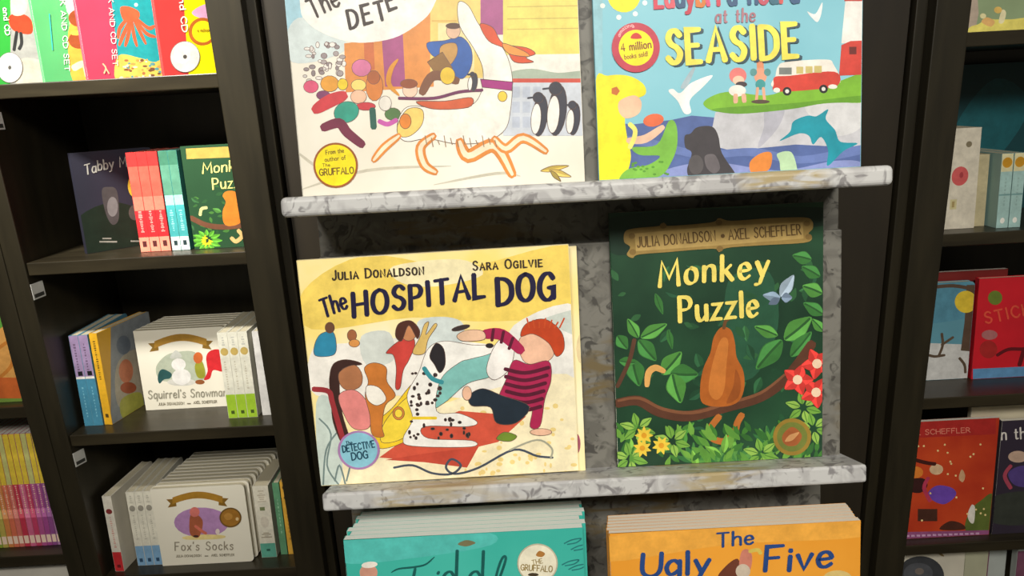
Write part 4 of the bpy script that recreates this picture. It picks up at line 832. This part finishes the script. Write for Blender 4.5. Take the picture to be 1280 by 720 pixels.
def art(a): a.ell((110, 70, 30), .5, .92, .25, .03, n=10); a.ell((110, 70, 30), .5, .78, .2, .02, n=10); marks(a, (190, 140, 50), .5, .2, .6, 4, .12, 2)
spine_book('board_book', 'slim yellow spine at the right end of the fourth shelf', -.4905, 1.460, z, .0155, .168, .15, (220, 166, 62), [((224, 172, 66), 0, 1)], None, art=art)

# ---- far left bookcase
z = -.65
r, F, S = book('picture_book', 'green and orange picture book on the far left bookcase', M_shelf(-1.19, 1.44, z), .222, .262, .01, (110, 140, 60))
a = Art(F, (0, 330, 1.846)); a.poly((206, 150, 80), [(-60, 200), (20, 130), (60, 250), (60, 300), (-60, 300)]); a.stroke((190, 120, 50), [(-10, 200), (24, 180), (28, 230), (0, 262)], 4); a.rect((190, 96, 44), -200, 262, 70, 310); a.poly((90, 150, 60), [(-60, 100), (8, 70), (20, 130), (-60, 180)]); a.build('cover_illustration')
z = -.985; RB = 'thin rainbow spines on the far left bookcase'
rn = random.Random(21)
cols = [(150, 170, 60), (196, 180, 90), (222, 140, 80), (228, 120, 90), (224, 120, 110), (206, 60, 84), (220, 110, 150), (206, 70, 110), (186, 90, 150), (170, 80, 150), (150, 84, 150), (190, 140, 190)]
nm = ['yellow-green', 'olive-yellow', 'light orange', 'coral orange', 'salmon', 'crimson', 'candy pink', 'raspberry', 'orchid', 'purple', 'dark violet', 'pale lilac']
x = -1.104
for i, c in enumerate(cols):
    t = rn.uniform(.0100, .0122); x += t + .0004
    def art(a, i=i):
        marks(a, (250, 214, 190), .5, .3, .56, 7, .18, i); a.rect((250, 220, 200), .1, .03, .9, .10)
    spine_book('story_book', 'thin book with %s lower spine and yellow top, in the rainbow row' % nm[i], x, 1.448, z, t, .252, .2, c, [(c, 0, .56), ((236, 206, 70) if i % 4 else (206, 206, 130), .56, 1), (tuple(min(255, v + 40) for v in c), .26, .34)], RB, board=False, art=art)
r, F, S = book('picture_book', 'white book seen by its top edge on the lowest visible far left shelf', M_shelf(-1.21, 1.43, -1.335), .235, .290, .03, (204, 200, 190))
r, F, S = book('picture_book', 'grey-white book behind the white one on the lowest visible far left shelf', M_shelf(-1.22, 1.462, -1.335), .235, .297, .03, (176, 172, 160))

# ---- right bookcase, top shelf
z = Rs[1]
r, F, S = book('picture_book', 'pale green picture book with sunlit yellow ground on the top right shelf', M_shelf(.792, 1.445, z), .25, .26, .01, (150, 170, 130))
a = Art(F, (1180, 0, 12)); a.poly((196, 178, 160), [(340, -900), (440, -900), (520, 200), (480, 400), (340, 420)], False); a.poly((246, 232, 120), [(330, 480), (400, 400), (520, 360), (640, 280), (760, 290), (1000, 290), (1300, 280), (1300, 500), (330, 500)]); a.poly((240, 190, 120), [(560, 330), (640, 260), (760, 320), (700, 400)]); a.ell((240, 200, 110), 810, 150, 60, 50); a.poly((246, 236, 190), [(820, 330), (870, 150), (930, 190), (890, 340)]); a.ell((246, 236, 180), 585, 240, 46, 40); a.build('cover_illustration')
# ---- right bookcase, second shelf
z = Rs[2]
r, F, S = book('picture_book', 'dark teal picture book standing in shadow at the back of the second right shelf', M_shelf(.86, 1.655, z), .25, .30, .01, (20, 66, 72))
a = Art(F); a.poly((26, 92, 100), [(.2, .2), (.6, .3), (.9, .7), (.6, .9), (.3, .6)]); a.poly((14, 44, 50), [(0, 0), (.5, .05), (.4, .3), (0, .4)]); a.build('cover_illustration')
def art(a):
    a.ell((206, 92, 92), .46, .53, .25, .095, n=26); a.ell((170, 64, 70), .5, .54, .06, .03, n=12); a.ell((130, 120, 96), .66, .84, .09, .03, n=12); a.rect((206, 196, 150), .22, .2, .42, .3); a.rect((170, 150, 100), .28, .22, .36, .28)
spine_book('board_book', 'thick white board book with a pink spot on its spine, at the second right shelf', .872, 1.455, z, .062, .186, .17, (214, 206, 188), [((216, 208, 190), 0, 1)], None, art=art)
spine_book('board_book', 'plain cream board book next to the pink-spotted spine', .900, 1.47, z, .026, .135, .15, (188, 176, 140), [((190, 178, 142), 0, 1)], None)
for i, (x, lb) in enumerate(((.926, 'pale blue spine with gold spot, next to the cream book'), (.949, 'pale blue spine with gold spot, right of its twin'))):
    def art(a, i=i): a.ell((206, 150, 40), .5, .88, .42, .07, n=18); marks(a, (150, 180, 176), .5, .3, .7, 4, .1, i); a.ell((240, 240, 232), .5, .1, .2, .04, n=10); a.rect((120, 160, 160), 0, .44, 1, .46)
    spine_book('board_book', lb, x, 1.44, z, .0215, .137, .15, (160, 196, 192), [((166, 200, 196), 0, .76), ((222, 214, 170), .76, 1)], 'pale blue spines on the second right shelf', art=art)
# ---- right bookcase, third shelf
z = Rs[3]
r, F, S = book('board_book', 'snowy blue board book with yellow sun on the third right shelf', M_shelf(.782, 1.505, z), .148, .206, .014, (96, 152, 170), board=True)
a = Art(F, (1080, 320, 3.6)); a.poly((84, 140, 162), [(200, 140), (520, 130), (520, 260), (200, 300)]); a.poly((206, 206, 204), [(200, 400), (300, 392), (400, 396), (520, 400), (520, 580), (200, 580)], False); a.poly((90, 70, 56), [(462, 130), (510, 130), (500, 420), (436, 420), (452, 300)], False); a.stroke((90, 70, 56), [(300, 142), (400, 134), (500, 150)], 8); a.ell((226, 196, 60), 458, 206, 50, 50)
for p in ([(350, 350), (354, 400), (338, 446)], [(290, 446), (320, 452), (362, 446)], [(350, 400), (400, 366)], [(430, 460), (452, 490), (456, 524)], [(440, 420), (490, 424)]): a.stroke((92, 76, 60), p, 6)
a.build('cover_illustration')
r, F, S = book('picture_book', 'dull red book edge showing above the snowy board book', M_shelf(.800, 1.53, z), .21, .222, .01, (120, 36, 34))
r, F, S = book('board_book', 'bright red board book with blue foot on the third right shelf', M_shelf(.934, 1.498, z), .17, .212, .014, (206, 30, 44), board=True)
a = Art(F, (1080, 320, 3.6)); a.poly((96, 146, 190), [(490, 508), (800, 494), (800, 560), (490, 560)], False); a.ell((110, 130, 50), 590, 188, 32, 32); a.ell((176, 110, 110), 565, 355, 36, 22); a.stroke((100, 22, 30), [(600, 446), (650, 420), (720, 418), (760, 400)], 8); a.stroke((100, 22, 30), [(720, 420), (700, 490)], 10); a.ell((170, 40, 40), 560, 420, 40, 40); a.build('cover_illustration')
a = Art(F, (1080, 320, 3.6), .0008); a.text((226, 84, 62), 'STICK', (548, 304), (750, 262), 50, .08, jit=.4, gap=3); a.build('title')
# ---- right bookcase, fourth shelf
z = Rs[4]
r, F, S = book('picture_book', 'orange-red picture book with purple shape and lilac foot on the fourth right shelf', M_shelf(.762, 1.436, z), .217, .264, .01, (196, 66, 32), mat=mat_mix('ember', (176, 50, 28), (206, 76, 36), 7, .4))
a = Art(F, (1080, 500, 3.275)); a.poly((176, 44, 40), [(100, 60), (540, 60), (540, 140), (100, 160)], False); a.poly((96, 110, 50), [(430, 460), (480, 410), (530, 390), (540, 540), (420, 540)]); a.poly((150, 84, 130), [(100, 542), (540, 532), (540, 580), (100, 580)], False)
a.poly((60, 30, 30), [(180, 330), (240, 320), (260, 350), (230, 380), (180, 370)]); a.poly((112, 74, 180), [(262, 380), (300, 350), (360, 360), (376, 390), (330, 426), (280, 410)]); a.stroke((190, 60, 90), [(262, 320), (246, 360), (270, 412)], 8); a.ell((226, 190, 150), 296, 284, 28, 22); a.stroke((70, 30, 26), [(190, 240), (250, 256), (290, 262)], 8); a.rect((74, 44, 34), 220, 446, 300, 496); a.poly((80, 44, 34), [(310, 530), (350, 496), (400, 506), (410, 530)]); a.poly((232, 226, 216), [(424, 470), (440, 430), (454, 440), (450, 500), (434, 500)]); a.poly((214, 170, 130), [(388, 320), (400, 284), (414, 310), (404, 336)]); a.ell((224, 130, 50), 212, 296, 30, 24)
rn = random.Random(4)
for i in range(22): a.ell((244, 216, 150), rn.uniform(160, 520), rn.uniform(150, 520), 4.5, 4.5, n=6)
a.build('cover_illustration'); a = Art(F, (1080, 500, 3.275), .0008); a.text((226, 130, 110), 'AXEL SCHEFFLER', (150, 146), (434, 132), 20, .08); a.build('lettering'); a = Art(F, (1080, 500, 3.275), .0008); marks_x = [(170 + i * 22, 552 - i * .8) for i in range(14)]
for x, y in marks_x: a.rect((206, 160, 196), x, y, x + 15, y + 8)
a.build('foot_lettering')
r, F, S = book('picture_book', 'dark night-coloured picture book right of the orange-red one', M_shelf(.985, 1.436, z), .217, .256, .01, (52, 44, 58))
a = Art(F, (1080, 500, 3.275)); a.poly((56, 60, 54), [(520, 400), (700, 380), (700, 500), (520, 500)]); a.poly((84, 66, 130), [(590, 300), (640, 270), (700, 280), (700, 350), (620, 350)]); a.ell((200, 170, 150), 630, 232, 40, 24); a.stroke((170, 70, 90), [(600, 270), (576, 310), (600, 360)], 8); a.build('cover_illustration'); a = Art(F, (1080, 500, 3.275), .0008); a.text((226, 220, 214), 'on the', (532, 164), (690, 156), 46, .07, .3, gap=2.4); a.build('title')
r, F, S = book('picture_book', 'cream page block rising behind the night-coloured picture book', M_shelf(.93, 1.452, z), .25, .283, .014, (206, 196, 170))
# ---- right bookcase, lowest visible shelf
z = Rs[5]
r, F, S = book('disc_book', 'white book with a large dark disc on the lowest visible right shelf', M_shelf(.775, 1.438, z), .175, .262, .01, (206, 200, 184))
a = Art(F, (1100, 660, 7.11)); a.ell((62, 64, 68), 360, 430, 210, 180, n=40); a.ell((84, 86, 92), 340, 400, 130, 90, n=30); a.ell((120, 110, 104), 350, 385, 40, 30, n=16); a.poly((130, 110, 70), [(490, 205), (530, 208), (570, 250), (540, 245)]); a.build('cover_illustration')
r, F, S = book('picture_book', 'pale green book between the dark disc book and the mauve bands, lowest right shelf', M_shelf(.952, 1.440, z), .05, .262, .02, (176, 176, 150))
for i, (x, lb) in enumerate(((1.004, 'grey-white book with mauve band, nearer the dark disc, lowest right shelf'), (1.066, 'grey-white book with mauve band, at the right edge, lowest right shelf'))):
    r, F, S = book('picture_book', lb, M_shelf(x, 1.440 + .03 * (1 - i), z), .058, .25, .02, (176, 182, 178), group='mauve banded books on the lowest right shelf')
    a = Art(F); a.rect((120, 74, 96), 0, 0, .34, .98); a.poly((70, 34, 50), [(0, .6), (.2, .72), (.34, .6), (.34, .3), (0, .3)], False); a.build('cover_illustration')
